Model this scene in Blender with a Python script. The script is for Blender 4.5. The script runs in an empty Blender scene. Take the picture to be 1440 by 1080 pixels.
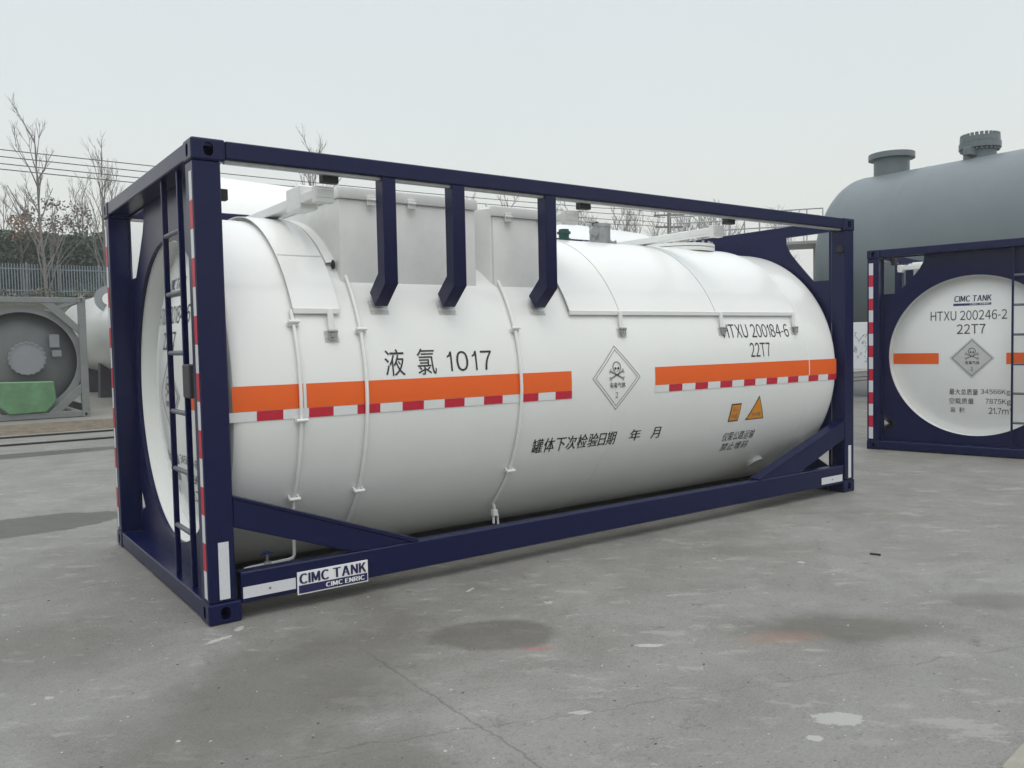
import bpy, bmesh, math, random
from mathutils import Vector, Matrix, noise
R = math.radians
C = bpy.context.scene.collection
SC = bpy.context.scene

# ------------------------------------------------------------------ camera
def make_camera():
    a, b, c = 0.9451, -0.0490, -0.0205            # yaw, pitch, roll solved from the container corners
    fwd = Vector((math.cos(b)*math.cos(a), math.cos(b)*math.sin(a), math.sin(b)))
    right = Vector((math.sin(a), -math.cos(a), 0)); up = right.cross(fwd)
    r2 = math.cos(c)*right + math.sin(c)*up
    u2 = -math.sin(c)*right + math.cos(c)*up
    cam = bpy.data.cameras.new('camera'); o = bpy.data.objects.new('camera', cam); C.objects.link(o)
    m = Matrix((( r2.x, u2.x, -fwd.x, -1.2215), (r2.y, u2.y, -fwd.y, -4.4899), (r2.z, u2.z, -fwd.z, 1.4810), (0,0,0,1)))
    o.matrix_world = m
    cam.sensor_width = 36; cam.lens = 36*1166.17/1440
    cam.clip_start = 0.05; cam.clip_end = 1500
    SC.camera = o
make_camera()

# ------------------------------------------------------------------ world, sun, exposure
SUN_EL, SUN_AZ = R(70), R(-115)      # azimuth of the sun, from +x towards +y
def make_world():
    w = bpy.data.worlds.new("World"); SC.world = w; w.use_nodes = True
    nt = w.node_tree; nt.nodes.clear()
    out = nt.nodes.new('ShaderNodeOutputWorld')
    sky = nt.nodes.new('ShaderNodeTexSky'); sky.sky_type = 'NISHITA'; sky.sun_disc = False
    sky.sun_elevation = SUN_EL; sky.sun_rotation = math.pi/2 - SUN_AZ
    sky.air_density = 2.0; sky.dust_density = 6.0
    bgs = nt.nodes.new('ShaderNodeBackground'); bgs.inputs['Strength'].default_value = 0.05
    nt.links.new(sky.outputs[0], bgs.inputs[0])
    # cloud deck: overcast luminance, even near the horizon and brighter overhead
    tc = nt.nodes.new('ShaderNodeTexCoord'); sp = nt.nodes.new('ShaderNodeSeparateXYZ')
    nt.links.new(tc.outputs['Generated'], sp.inputs[0])
    cr = nt.nodes.new('ShaderNodeValToRGB'); cr.color_ramp.interpolation = 'EASE'
    e = cr.color_ramp.elements
    e[0].position = 0.0; e[0].color = (.25, .26, .25, 1)
    e[1].position = 1.0; e[1].color = (.80, .84, .88, 1)
    x = e.new(0.5); x.color = (.405, .41, .395, 1)
    x = e.new(0.56); x.color = (.374, .383, .374, 1)
    x = e.new(0.68); x.color = (.352, .366, .364, 1)
    x = e.new(0.82); x.color = (.50, .53, .55, 1)
    mr = nt.nodes.new('ShaderNodeMapRange'); mr.inputs[1].default_value = -1; mr.inputs[2].default_value = 1
    nt.links.new(sp.outputs['Z'], mr.inputs[0]); nt.links.new(mr.outputs[0], cr.inputs[0])
    nz = nt.nodes.new('ShaderNodeTexNoise'); nz.inputs['Scale'].default_value = 1.6; nz.inputs['Detail'].default_value = 3
    nt.links.new(tc.outputs['Generated'], nz.inputs['Vector'])
    nm = nt.nodes.new('ShaderNodeMapRange'); nm.inputs[3].default_value = .94; nm.inputs[4].default_value = 1.06
    nt.links.new(nz.outputs['Fac'], nm.inputs[0])
    bgc = nt.nodes.new('ShaderNodeBackground')
    mu = nt.nodes.new('ShaderNodeMath'); mu.operation = 'MULTIPLY'; mu.inputs[1].default_value = 1.72
    nt.links.new(nm.outputs[0], mu.inputs[0]); nt.links.new(mu.outputs[0], bgc.inputs['Strength'])
    nt.links.new(cr.outputs[0], bgc.inputs[0])
    ad = nt.nodes.new('ShaderNodeAddShader')
    nt.links.new(bgs.outputs[0], ad.inputs[0]); nt.links.new(bgc.outputs[0], ad.inputs[1])
    nt.links.new(ad.outputs[0], out.inputs[0])
    l = bpy.data.lights.new('sun', 'SUN'); l.energy = 0.5; l.angle = R(40); l.color = (1, .98, .95)
    o = bpy.data.objects.new('sun', l); C.objects.link(o)
    d = Vector((math.cos(SUN_EL)*math.cos(SUN_AZ), math.cos(SUN_EL)*math.sin(SUN_AZ), math.sin(SUN_EL)))
    o.rotation_euler = d.to_track_quat('Z', 'Y').to_euler(); o.location = (0, -20, 40)
make_world()
SC.view_settings.view_transform = 'Standard'; SC.view_settings.look = 'None'
SC.view_settings.gamma = 1; SC.view_settings.exposure = 0; SC.view_settings.use_curve_mapping = False
SC.render.engine = 'CYCLES'
SC.cycles.max_bounces = 8; SC.cycles.volume_bounces = 1
SC.cycles.use_denoising = True

# ------------------------------------------------------------------ materials
def mat(name, col, rough=.5, metal=0., coat=0., bump=0., bscale=40., var=0., vscale=3., rvar=0., ior=1.5, dirt=0., coat_rough=.1):
    m = bpy.data.materials.new(name); m.use_nodes = True; nt = m.node_tree
    b = nt.nodes['Principled BSDF']
    b.inputs['Base Color'].default_value = (*col, 1); b.inputs['Roughness'].default_value = rough
    b.inputs['Metallic'].default_value = metal; b.inputs['IOR'].default_value = ior
    b.inputs['Coat Weight'].default_value = coat; b.inputs['Coat Roughness'].default_value = coat_rough
    geo = nt.nodes.new('ShaderNodeNewGeometry')
    if var or dirt:
        n = nt.nodes.new('ShaderNodeTexNoise'); n.inputs['Scale'].default_value = vscale; n.inputs['Detail'].default_value = 6
        n.inputs['Roughness'].default_value = .65
        nt.links.new(geo.outputs['Position'], n.inputs['Vector'])
        mp = nt.nodes.new('ShaderNodeMapRange'); mp.inputs[1].default_value = .3; mp.inputs[2].default_value = .7
        mp.inputs[3].default_value = 1-var; mp.inputs[4].default_value = 1+var
        nt.links.new(n.outputs['Fac'], mp.inputs[0])
        mx = nt.nodes.new('ShaderNodeMix'); mx.data_type = 'RGBA'; mx.blend_type = 'MULTIPLY'; mx.inputs[0].default_value = 1
        mx.inputs[6].default_value = (*col, 1); nt.links.new(mp.outputs[0], mx.inputs[7])
        src = mx.outputs[2]
        if dirt:
            n2 = nt.nodes.new('ShaderNodeTexNoise'); n2.inputs['Scale'].default_value = 9; n2.inputs['Detail'].default_value = 8
            n2.inputs['Roughness'].default_value = .7
            nt.links.new(geo.outputs['Position'], n2.inputs['Vector'])
            m2 = nt.nodes.new('ShaderNodeMapRange'); m2.inputs[1].default_value = .56; m2.inputs[2].default_value = .75
            m2.inputs[3].default_value = 0; m2.inputs[4].default_value = dirt
            nt.links.new(n2.outputs['Fac'], m2.inputs[0])
            x2 = nt.nodes.new('ShaderNodeMix'); x2.data_type = 'RGBA'
            nt.links.new(m2.outputs[0], x2.inputs[0]); nt.links.new(src, x2.inputs[6]); x2.inputs[7].default_value = (.16, .15, .13, 1)
            src = x2.outputs[2]
        nt.links.new(src, b.inputs['Base Color'])
    if rvar:
        n3 = nt.nodes.new('ShaderNodeTexNoise'); n3.inputs['Scale'].default_value = 5; n3.inputs['Detail'].default_value = 5
        nt.links.new(geo.outputs['Position'], n3.inputs['Vector'])
        m3 = nt.nodes.new('ShaderNodeMapRange'); m3.inputs[3].default_value = rough-rvar; m3.inputs[4].default_value = rough+rvar
        nt.links.new(n3.outputs['Fac'], m3.inputs[0]); nt.links.new(m3.outputs[0], b.inputs['Roughness'])
    if bump:
        n4 = nt.nodes.new('ShaderNodeTexNoise'); n4.inputs['Scale'].default_value = bscale; n4.inputs['Detail'].default_value = 3
        nt.links.new(geo.outputs['Position'], n4.inputs['Vector'])
        bp = nt.nodes.new('ShaderNodeBump'); bp.inputs['Strength'].default_value = bump; bp.inputs['Distance'].default_value = .02
        nt.links.new(n4.outputs['Fac'], bp.inputs['Height']); nt.links.new(bp.outputs[0], b.inputs['Normal'])
        if coat: nt.links.new(bp.outputs[0], b.inputs['Coat Normal'])
    return m
M = dict(
    navy=mat('navy_paint', (.0036, .0060, .046), .29, var=.05, vscale=3, rvar=.03, ior=1.36),
    white=mat('white_paint', (.76, .775, .755), .20, bump=.06, bscale=1.8, var=.02, vscale=2.0, rvar=.05, ior=1.5),
    white2=mat('white_paint_fittings', (.76, .775, .755), .34, bump=.02, bscale=8, var=.04, vscale=9, rvar=.08),
    orange=mat('orange_film', (.78, .115, .008), .4, var=.03, bump=.03, bscale=30),
    red=mat('red_reflective_film', (.50, .010, .035), .42, var=.08, vscale=40),
    silver=mat('white_reflective_film', (.62, .63, .66), .35, var=.05, vscale=60),
    ink=mat('black_lettering', (.018, .02, .022), .45),
    ink2=mat('grey_lettering', (.16, .17, .165), .5),
    logo=mat('blue_lettering', (.012, .012, .075), .45),
    plate=mat('sign_white', (.78, .79, .8), .35, var=.04, vscale=20),
    black=mat('black_rubber', (.012, .012, .013), .6),
    grey_film=mat('grey_film', (.50, .515, .505), .5, var=.05, vscale=20),
    amber=mat('amber_film', (.72, .27, .012), .45, var=.05, vscale=30),
    steel=mat('galvanised_steel', (.36, .37, .37), .45, metal=.6, bump=.1, bscale=60, var=.15, vscale=20),
    rung=mat('rung_paint', (.10, .11, .13), .35, bump=.1, bscale=60, var=.2, vscale=30),
    darkbox=mat('dark_grey_plastic', (.05, .045, .055), .5, var=.1),
    valvegreen=mat('green_valve_paint', (.01, .06, .048), .45),
    valveblue=mat('blue_handle_paint', (.02, .03, .2), .45),
    gframe=mat('grey_frame_paint', (.20, .215, .215), .42, bump=.08, bscale=20, var=.1, vscale=3, dirt=.15),
    gtank=mat('grey_primer', (.15, .165, .165), .38, bump=.06, bscale=5, var=.12, vscale=2, rvar=.08),
    gcover=mat('grey_bolted_cover', (.24, .255, .27), .5, bump=.05, var=.06),
    green=mat('green_translucent_sheet', (.13, .27, .14), .4, var=.25, vscale=2.5, bump=.2, bscale=6),
    vessel=mat('blue_grey_paint', (.122, .150, .160), .42, bump=.05, bscale=1.5, var=.08, vscale=.8, rvar=.06),
    bark=mat('pale_bark', (.17, .16, .15), .9, var=.3, vscale=6),
    barkd=mat('brown_bark', (.13, .11, .09), .9, var=.3, vscale=6),
    cable=mat('black_cable', (.05, .05, .05), .7),
    concrete_post=mat('pole_concrete', (.16, .16, .15), .9, var=.15),
    picket=mat('pale_picket_paint', (.17, .215, .24), .6, var=.1, vscale=3),
    yellowp=mat('old_yellow_paint', (.34, .32, .12), .6, var=.2, vscale=4, dirt=.5),
)
def leaf_mat(name, c1, c2):
    m = bpy.data.materials.new(name); m.use_nodes = True; nt = m.node_tree; b = nt.nodes['Principled BSDF']
    g = nt.nodes.new('ShaderNodeNewGeometry'); cr = nt.nodes.new('ShaderNodeValToRGB')
    cr.color_ramp.elements[0].color = (*c1, 1); cr.color_ramp.elements[1].color = (*c2, 1)
    nt.links.new(g.outputs['Random Per Island'], cr.inputs[0]); nt.links.new(cr.outputs[0], b.inputs['Base Color'])
    b.inputs['Roughness'].default_value = .7
    return m
M['ever'] = leaf_mat('evergreen_leaves', (.012, .028, .014), (.038, .070, .032))
M['autumn'] = leaf_mat('orange_autumn_leaves', (.16, .085, .045), (.28, .17, .09))
M['dry'] = leaf_mat('dry_brown_leaves', (.05, .04, .035), (.17, .13, .11))

# ------------------------------------------------------------------ helpers
OFF = Vector((0, 0, 0))
def tag(o, label=None, cat=None, group=None, kind=None):
    if label: o['label'] = label
    if cat: o['category'] = cat
    if group: o['group'] = group
    if kind: o['kind'] = kind
    return o
def empty(name, loc, rz=0, **k):
    o = bpy.data.objects.new(name, None); C.objects.link(o); o.location = loc; o.rotation_euler = (0, 0, rz)
    o.empty_display_size = .3
    return tag(o, **k)
def finish(me, m, smooth=True, ang=32):
    for q in (m if isinstance(m, (list, tuple)) else [m]): me.materials.append(q if not isinstance(q, str) else M[q])
    if smooth:
        me.polygons.foreach_set('use_smooth', [True]*len(me.polygons)); me.set_sharp_from_angle(angle=R(ang))
    me.update()
def obj(name, bm, m, parent=None, smooth=True, off=None):
    me = bpy.data.meshes.new(name)
    bmesh.ops.translate(bm, verts=bm.verts, vec=-(OFF if off is None else off))
    bm.to_mesh(me); bm.free(); finish(me, m, smooth)
    o = bpy.data.objects.new(name, me); C.objects.link(o)
    if parent: o.parent = parent
    return o
def NB(): return bmesh.new()
def box(bm, lo, hi, bev=.004, seg=1):
    r = bmesh.ops.create_cube(bm, size=1)['verts']
    lo, hi = Vector(lo), Vector(hi)
    for v in r: v.co = Vector((lo[i] + (v.co[i]+.5)*(hi[i]-lo[i]) for i in range(3)))
    if bev > 0:
        es = list({e for v in r for e in v.link_edges})
        bmesh.ops.bevel(bm, geom=es, offset=min(bev, .4*min(hi-lo)), segments=seg, affect='EDGES', profile=.5)
    return bm
def prism(bm, pts, axis, a, b, bev=0):
    """polygon pts (2D) extruded along axis from a to b; remaining axes in xyz order"""
    def P(p, t):
        q = [p[0], p[1]]; q.insert(axis, t); return Vector(q)
    v0 = [bm.verts.new(P(p, a)) for p in pts]; v1 = [bm.verts.new(P(p, b)) for p in pts]
    n = len(pts); fs = [bm.faces.new(v0[::-1]), bm.faces.new(v1)]
    for i in range(n): fs.append(bm.faces.new((v0[i], v0[(i+1) % n], v1[(i+1) % n], v1[i])))
    bmesh.ops.recalc_face_normals(bm, faces=fs)
    if bev:
        es = list({e for f in fs for e in f.edges})
        bmesh.ops.bevel(bm, geom=es, offset=bev, segments=1, affect='EDGES')
    return bm
def tube(bm, pts, r, n=8, r1=None, cap=True):
    pts = [Vector(p) for p in pts]; k = len(pts); rings = []
    prev = None
    for i, p in enumerate(pts):
        t = (pts[min(i+1, k-1)] - pts[max(i-1, 0)]).normalized()
        if prev is None:
            a = t.orthogonal().normalized()
        else:
            a = (prev - t*prev.dot(t)).normalized()
        prev = a; b = t.cross(a)
        rr = r if r1 is None else r + (r1-r)*i/(k-1)
        rings.append([bm.verts.new(p + rr*(math.cos(q)*a + math.sin(q)*b)) for q in [2*math.pi*j/n for j in range(n)]])
    for i in range(k-1):
        for j in range(n): bm.faces.new((rings[i][j], rings[i][(j+1) % n], rings[i+1][(j+1) % n], rings[i+1][j]))
    if cap: bm.faces.new(rings[0][::-1]); bm.faces.new(rings[-1])
    return bm
def cyl(bm, a, b, r, n=24, r1=None): return tube(bm, [a, b], r, n, r1)
def lathe(bm, prof, origin, axis='X', n=96, closed=False):
    """prof = [(t along axis, radius)]"""
    o = Vector(origin); rings = []
    ax = {'X': Vector((1, 0, 0)), 'Y': Vector((0, 1, 0)), 'Z': Vector((0, 0, 1))}[axis]
    u = {'X': Vector((0, -1, 0)), 'Y': Vector((1, 0, 0)), 'Z': Vector((1, 0, 0))}[axis]; w = ax.cross(u)
    for t, r in prof:
        if r < 1e-5: rings.append([bm.verts.new(o + ax*t)])
        else: rings.append([bm.verts.new(o + ax*t + r*(math.cos(q)*u + math.sin(q)*w)) for q in [2*math.pi*j/n for j in range(n)]])
    fs = []
    for A, B in zip(rings, rings[1:]):
        for j in range(n):
            k = (j+1) % n
            if len(A) == 1 and len(B) == 1: continue
            if len(A) == 1: fs.append(bm.faces.new((A[0], B[k], B[j])))
            elif len(B) == 1: fs.append(bm.faces.new((A[j], A[k], B[0])))
            else: fs.append(bm.faces.new((A[j], A[k], B[k], B[j])))
    bmesh.ops.recalc_face_normals(bm, faces=fs)
    return bm
def curve_mesh(loops, extrude=0.):
    cu = bpy.data.curves.new('t', 'CURVE'); cu.dimensions = '2D'; cu.fill_mode = 'BOTH'; cu.extrude = extrude
    for lp in loops:
        s = cu.splines.new('POLY'); s.points.add(len(lp)-1); s.use_cyclic_u = True
        for i, p in enumerate(lp): s.points[i].co = (p[0], p[1], 0, 1)
    return _from_curve(cu)
def _from_curve(cu):
    o = bpy.data.objects.new('t', cu); C.objects.link(o)
    dg = bpy.context.evaluated_depsgraph_get(); me = bpy.data.meshes.new_from_object(o.evaluated_get(dg))
    bpy.data.objects.remove(o); bpy.data.curves.remove(cu)
    bm = bmesh.new(); bm.from_mesh(me); bpy.data.meshes.remove(me)
    return bm
_glyph = {}
def _char(c):
    """one glyph; Latin letters and digits use their full-width forms, which share the face of the Chinese lettering"""
    if c not in _glyph:
        cu = bpy.data.curves.new('t', 'FONT'); cu.dimensions = '2D'; cu.fill_mode = 'BOTH'; cu.resolution_u = 4
        cu.body = chr(ord(c)+0xFEE0) if 33 <= ord(c) < 127 else c
        bm = _from_curve(cu); fs = [[tuple(v.co) for v in f.verts] for f in bm.faces]; bm.free()
        xs = [p[0] for f in fs for p in f]; x0 = min(xs)
        _glyph[c] = ([[(p[0]-x0, p[1]) for p in f] for f in fs], max(xs)-x0)
    return _glyph[c]
def text_bm(s, bx, weight=0., shear=0., space=1.):
    """flat text as a bmesh in XY stretched to the rectangle bx = x0, x1, y0, y1"""
    bm = NB(); x = 0; gap = .10*space + 1.6*max(weight, 0)
    for c in s:
        if c == ' ': x += .30; continue
        if c == '-':
            fs, w = [[(0, .27), (.24, .27), (.24, .33), (0, .33)]], .24
        elif c == '1':
            fs, w = [[(.14, 0), (.215, 0), (.215, .733), (.14, .733)], [(0, .50), (.14, .57), (.14, .64), (0, .575)], [(.14, .57), (.14, .733), (.10, .66), (.075, .61)]], .215
        elif c == 'I':
            fs, w = [[(0, 0), (.085, 0), (.085, .733), (0, .733)]], .085
        elif c == '\u00b3':
            f0, w0 = _char('3'); fs, w = [[(p[0]*.45, p[1]*.45+.42) for p in f] for f in f0], w0*.45
        else: fs, w = _char(c)
        for k, dx in enumerate((0,) if weight <= 0 else [weight*q for q in (-1, -.5, 0, .5, 1)]):
            for f in fs:
                try: bm.faces.new([bm.verts.new((x+p[0]+dx, p[1], k*.00012)) for p in f])
                except ValueError: pass
        x += w + gap
    bmesh.ops.remove_doubles(bm, verts=bm.verts, dist=1e-5)
    for v in bm.verts: v.co.x += shear*v.co.y
    xs = [v.co.x for v in bm.verts]; ys = [v.co.y for v in bm.verts]
    x0, x1, y0, y1 = min(xs), max(xs), min(ys), max(ys)
    for v in bm.verts:
        v.co.x = bx[0] + (v.co.x-x0)/(x1-x0)*(bx[1]-bx[0]); v.co.y = bx[2] + (v.co.y-y0)/(y1-y0)*(bx[3]-bx[2])
    return bm
def slice_bm(bm, step=.03, both=False):
    for ax in ((1, 0) if both else (1,)):
        vs = [v.co[ax] for v in bm.verts]; a, b = min(vs), max(vs); n = int((b-a)/step)
        for i in range(1, n+1):
            p = Vector((0, 0, 0)); p[ax] = a + i*(b-a)/(n+1); nn = Vector((0, 0, 0)); nn[ax] = 1
            bmesh.ops.bisect_plane(bm, geom=bm.verts[:]+bm.edges[:]+bm.faces[:], plane_co=p, plane_no=nn)
    return bm
YC, ZC, TR = 1.219, 1.19, 1.15
def wrap_side(bm, lift=.0025, r=TR):
    slice_bm(bm, .03)
    for v in bm.verts:
        th = v.co.y/r; rr = r + lift + v.co.z
        v.co = Vector((v.co.x, YC - rr*math.cos(th), ZC + rr*math.sin(th)))
    return bm
HZ, HR = 1.215, .985     # end opening
APEX, SAG = .135, .165   # dished head: apex x and depth
HRAD = (HR**2 + SAG**2)/(2*SAG)
def head_x(y, z):
    d2 = min((y-YC)**2 + (z-HZ)**2, HR**2)
    return APEX + HRAD - math.sqrt(HRAD**2 - d2)
def wrap_head(bm, lift=.003):
    """(u, z) with u measured from the left as one faces the end"""
    slice_bm(bm, .06, True)
    for v in bm.verts:
        u0, z0 = v.co.x, v.co.y; k = 1.015
        for _ in range(3):
            u = 3.777 + (u0-3.777)*k; z = 1.48 + (z0-1.48)*k; y = 2.438 - u; k = 1 + head_x(y, z)/11.17
        v.co = Vector((head_x(y, z) - lift - v.co.z, y, z))
    return bm
def rect(x0, x1, y0, y1): return [(x0, y0), (x1, y0), (x1, y1), (x0, y1)]
def tape_strip(x0, x1, y0, y1, seg, first=0, along=0):
    """one connected strip cut into alternating patches (material 0 / 1) along axis `along`"""
    bm = NB(); a, b = (x0, x1) if along == 0 else (y0, y1); n = 0; cuts = [a]
    while a + seg*(n+1) < b - 1e-4: n += 1; cuts.append(a + seg*n)
    cuts.append(b); rows = []
    for c in cuts: rows.append([bm.verts.new((c, q, 0)) if along == 0 else bm.verts.new((q, c, 0)) for q in ((y0, y1) if along == 0 else (x0, x1))])
    for i, (p, q) in enumerate(zip(rows, rows[1:])):
        f = bm.faces.new((p[0], q[0], q[1], p[1])); f.material_index = (i+first) % 2
    return bm
def grid_rect(x0, x1, y0, y1, nx=1):
    bm = NB()
    bm.faces.new([bm.verts.new((p[0], p[1], 0)) for p in rect(x0, x1, y0, y1)])
    if nx > 1:
        for i in range(1, nx):
            bmesh.ops.bisect_plane(bm, geom=bm.verts[:]+bm.edges[:]+bm.faces[:], plane_co=(x0+(x1-x0)*i/nx, 0, 0), plane_no=(1, 0, 0))
    return bm
def circ(cx, cy, r, n=64, a0=0, a1=2*math.pi, full=True):
    k = n if full else n+1
    return [(cx + r*math.cos(a0+(a1-a0)*i/n), cy + r*math.sin(a0+(a1-a0)*i/n)) for i in range(k)]
def merge(dst, src):
    me = bpy.data.meshes.new('t'); src.to_mesh(me); src.free(); dst.from_mesh(me); bpy.data.meshes.remove(me); return dst

# corner casting with real hollow openings
def casting_mesh():
    def ob(bm):
        me = bpy.data.meshes.new('t'); bmesh.ops.recalc_face_normals(bm, faces=bm.faces); bm.to_mesh(me); bm.free()
        o = bpy.data.objects.new('t', me); C.objects.link(o); return o
    b = NB(); box(b, (0, 0, 0), (.178, .162, .118), .012, 2); base = ob(b)
    cuts = []
    b = NB(); box(b, (.018, .018, .018), (.160, .144, .100), 0); cuts.append(ob(b))
    def slot(axis, c, hw, hh, a, bb):
        pts = [(c[0] + sx*(hw-hh*0) + 0, c[1]) for sx in ()]
        n = 16; r = min(hw, hh); pts = []
        for i in range(n):
            q = 2*math.pi*i/n; x, y = r*math.cos(q), r*math.sin(q)
            x += (hw-r)*(1 if x >= 0 else -1); y += (hh-r)*(1 if y >= 0 else -1); pts.append((c[0]+x, c[1]+y))
        b = NB(); prism(b, pts, axis, a, bb); cuts.append(ob(b))
    slot(1, (.089, .059), .026, .036, -.05, .05)
    slot(0, (.081, .059), .022, .036, -.05, .05)
    slot(2, (.089, .081), .060, .030, .08, .2)
    for c in cuts:
        md = base.modifiers.new('b', 'BOOLEAN'); md.operation = 'DIFFERENCE'; md.object = c; md.solver = 'EXACT'
    dg = bpy.context.evaluated_depsgraph_get(); me = bpy.data.meshes.new_from_object(base.evaluated_get(dg))
    for c in cuts + [base]: bpy.data.objects.remove(c)
    return me
CAST = casting_mesh()

# ------------------------------------------------------------------ blue framed tank container
L, W, H = 6.058, 2.438, 2.591
def tank_container(loc, rz, number, label, side_marks=True):
    """built with x along its length (0 = ladder end), y across, z up"""
    global OFF
    OFF = Vector((L/2, W/2, 0))
    root = empty('tank_container', loc, rz, label=label, cat='tank container', group='blue framed white tank containers')
    nv = M['navy']
    mirx = lambda x, s: x if s == 0 else L - x
    miry = lambda y, s: y if s == 0 else W - y
    def mbox(name, lo, hi, sx, sy, m='navy', bev=.006, par=root):
        a = (mirx(lo[0], sx), miry(lo[1], sy), lo[2]); b = (mirx(hi[0], sx), miry(hi[1], sy), hi[2])
        return obj(name, box(NB(), tuple(map(min, a, b)), tuple(map(max, a, b)), bev), m, par)
    # castings and posts
    for sx in (0, 1):
        for sy in (0, 1):
            post = mbox('corner_post', (.006, .006, .1185), (.15, .15, H-.1185), sx, sy)
            for sz in (0, 1):
                bm = NB(); bm.from_mesh(CAST)
                sc = Matrix.Diagonal((-1 if sx else 1, -1 if sy else 1, -1 if sz == 0 else 1, 1))
                bmesh.ops.transform(bm, matrix=Matrix.Translation((L*sx, W*sy, (H-.118) if sz else .118)) @ sc, verts=bm.verts)
                bmesh.ops.recalc_face_normals(bm, faces=bm.faces)
                obj('corner_casting', bm, nv, post, smooth=False)
            # reflective tape on the end face of the post
            bm = tape_strip(.028, .082, 2.42-.152*15, 2.42, .152, 0, 1)
            for v in bm.verts: v.co = Vector((mirx(.0045, sx), miry(v.co.x, sy), v.co.y))
            obj('reflective_tape', bm, ['silver', 'red'], post, smooth=False)
            # short white reflector low on the side of the post
            xx = (.062, .118) if sx == 0 else (.055, .10)
            a = (mirx(xx[0], sx), miry(.0035, sy), .135); b2 = (mirx(xx[1], sx), miry(.0058, sy), .445)
            obj('reflector_strip', box(NB(), tuple(map(min, a, b2)), tuple(map(max, a, b2)), 0), 'silver', post, smooth=False)
    for sy in (0, 1):
        mbox('top_rail', (.1785, .006, 2.492), (L-.1785, .068, 2.586), 0, sy)
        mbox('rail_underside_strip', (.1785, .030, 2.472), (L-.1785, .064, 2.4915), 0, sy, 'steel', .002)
        rail = mbox('bottom_rail', (.1785, .006, .092), (L-.1785, .088, .262), 0, sy)
        for sx, x0, x1 in ((0, .187, .485), (1, .20, .53)):
            a = (mirx(x0, sx), miry(.0035, sy), .117); b2 = (mirx(x1, sx), miry(.0058, sy), .18)
            st = obj('reflector_strip', box(NB(), tuple(map(min, a, b2)), tuple(map(max, a, b2)), 0), 'silver', rail, smooth=False)
            xm = mirx((x0+x1)/2, sx); q = miry(.0034, sy); q2 = miry(.001, sy)
            obj('rivet', cyl(NB(), (xm, q, .15), (xm, q2, .15), .007, 10), 'ink2', st)
        # sloping braces at both ends, with their top flange
        for sx in (0, 1):
            e = 1.25 if sx == 0 else 1.40
            P = [(.1505, .675), (e, .2625), (.86, .2625), (.82, .275), (.1505, .515)]
            P = [(mirx(p[0], sx), p[1]) for p in P]
            ya, yb = sorted((miry(.012, sy), miry(.082, sy)))
            br = obj('brace', prism(NB(), P, 1, ya, yb, .004), nv, root)
            F = [(.1505, .6745), (.1505, .687), (e+.035, .2745), (e+.035, .2625), (e+.003, .2625)]
            F = [(mirx(p[0], sx), p[1]) for p in F]
            ya, yb = sorted((miry(.006, sy), miry(.105, sy)))
            obj('brace_flange', prism(NB(), F, 1, ya, yb), nv, br, smooth=False)
        # hangers from the top rail to the tank
        for x0, x1 in ((1.105, 1.195), (1.595, 1.69), (2.345, 2.44)):
            P = [(.010, 2.4915), (.105, 2.4915), (.105, 1.925), (.225, 1.815), (.158, 1.725), (.010, 1.855)]
            P = [(miry(p[0], sy), p[1]) for p in P]
            hg = obj('hanger', prism(NB(), P, 0, x0, x1, .004), nv, root)
            bm = grid_rect(x0-.02, x1+.02, .500, .600)
            bmesh.ops.solidify(bm, geom=bm.faces, thickness=.012)
            wrap_side(bm, .0)
            if sy: bmesh.ops.scale(bm, vec=(1, -1, 1), verts=bm.verts, space=Matrix.Translation((0, -YC, 0))); bmesh.ops.recalc_face_normals(bm, faces=bm.faces)
            obj('weld_pad', bm, 'white2', hg)
        for x0 in (.752, 2.712, 4.312):
            mbox('walkway_mount', (x0, .069, 2.436), (x0+.10, .125, 2.53), 0, sy, 'black', .003)
    mbox('mount_stub', (.1505, .07, 2.285), (.205, .12, 2.345), 0, 0, 'black', .003)
    mbox('mount_stub', (.1505, .02, 2.27), (.205, .06, 2.33), 1, 0, 'black', .003)
    for sx in (0, 1):
        mbox('top_end_beam', (.006, .1625, 2.492), (.1445, W-.1625, 2.586), sx, 0)
        mbox('bottom_end_beam', (.006, .1625, .012), (.19, W-.1625, .112), sx, 0)
        # end plate round the opening
        arc = circ(YC, HZ, HR, 128)
        wl = [(.17, 2.478), (.655, 2.478), (.65, 2.41), (.60, 2.315), (.52, 2.22), (.42, 2.11), (.335, 2.02), (.17, 2.02)]
        wr = [(W-p[0], p[1]) for p in wl][::-1]
        bl = [(.175, .235), (.33, .315), (.175, .48)]
        brr = [(W-p[0], p[1]) for p in bl][::-1]
        slot = [(.19, 2.425), (.56, 2.425), (.56, 2.435), (.19, 2.435)]
        bm = curve_mesh([rect(.1505, W-.1505, .1125, 2.57), arc, wl, wr, bl, brr], .006)
        bmesh.ops.transform(bm, matrix=Matrix(((0, 0, 1, mirx(.151, sx)), (1, 0, 0, 0), (0, 1, 0, 0), (0, 0, 0, 1))), verts=bm.verts)
        bmesh.ops.recalc_face_normals(bm, faces=bm.faces)
        pl = obj('end_plate', bm, nv, root, smooth=False)
        # stiffening rim round the opening
        bm = lathe(NB(), [(.0, HR+.006), (.0, HR+.02), (.016, HR+.02), (.016, HR+.006), (0, HR+.006)], (0, YC, HZ), 'X', 128)
        bmesh.ops.translate(bm, vec=(mirx(.158, sx) - (.016 if sx else 0), 0, 0), verts=bm.verts)
        obj('opening_rim', bm, nv, pl)
        # dished head and the short skirt round it
        n = 14; prof = []
        for i in range(n+1):
            r = HR*i/n*1.004; prof.append((APEX + HRAD - math.sqrt(HRAD**2-min(r, HR)**2), r))
        prof += [(APEX+SAG-.008, HR+.004), (.175, HR+.004)]
        if sx: prof = [(L-t, r) for t, r in prof]
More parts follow.
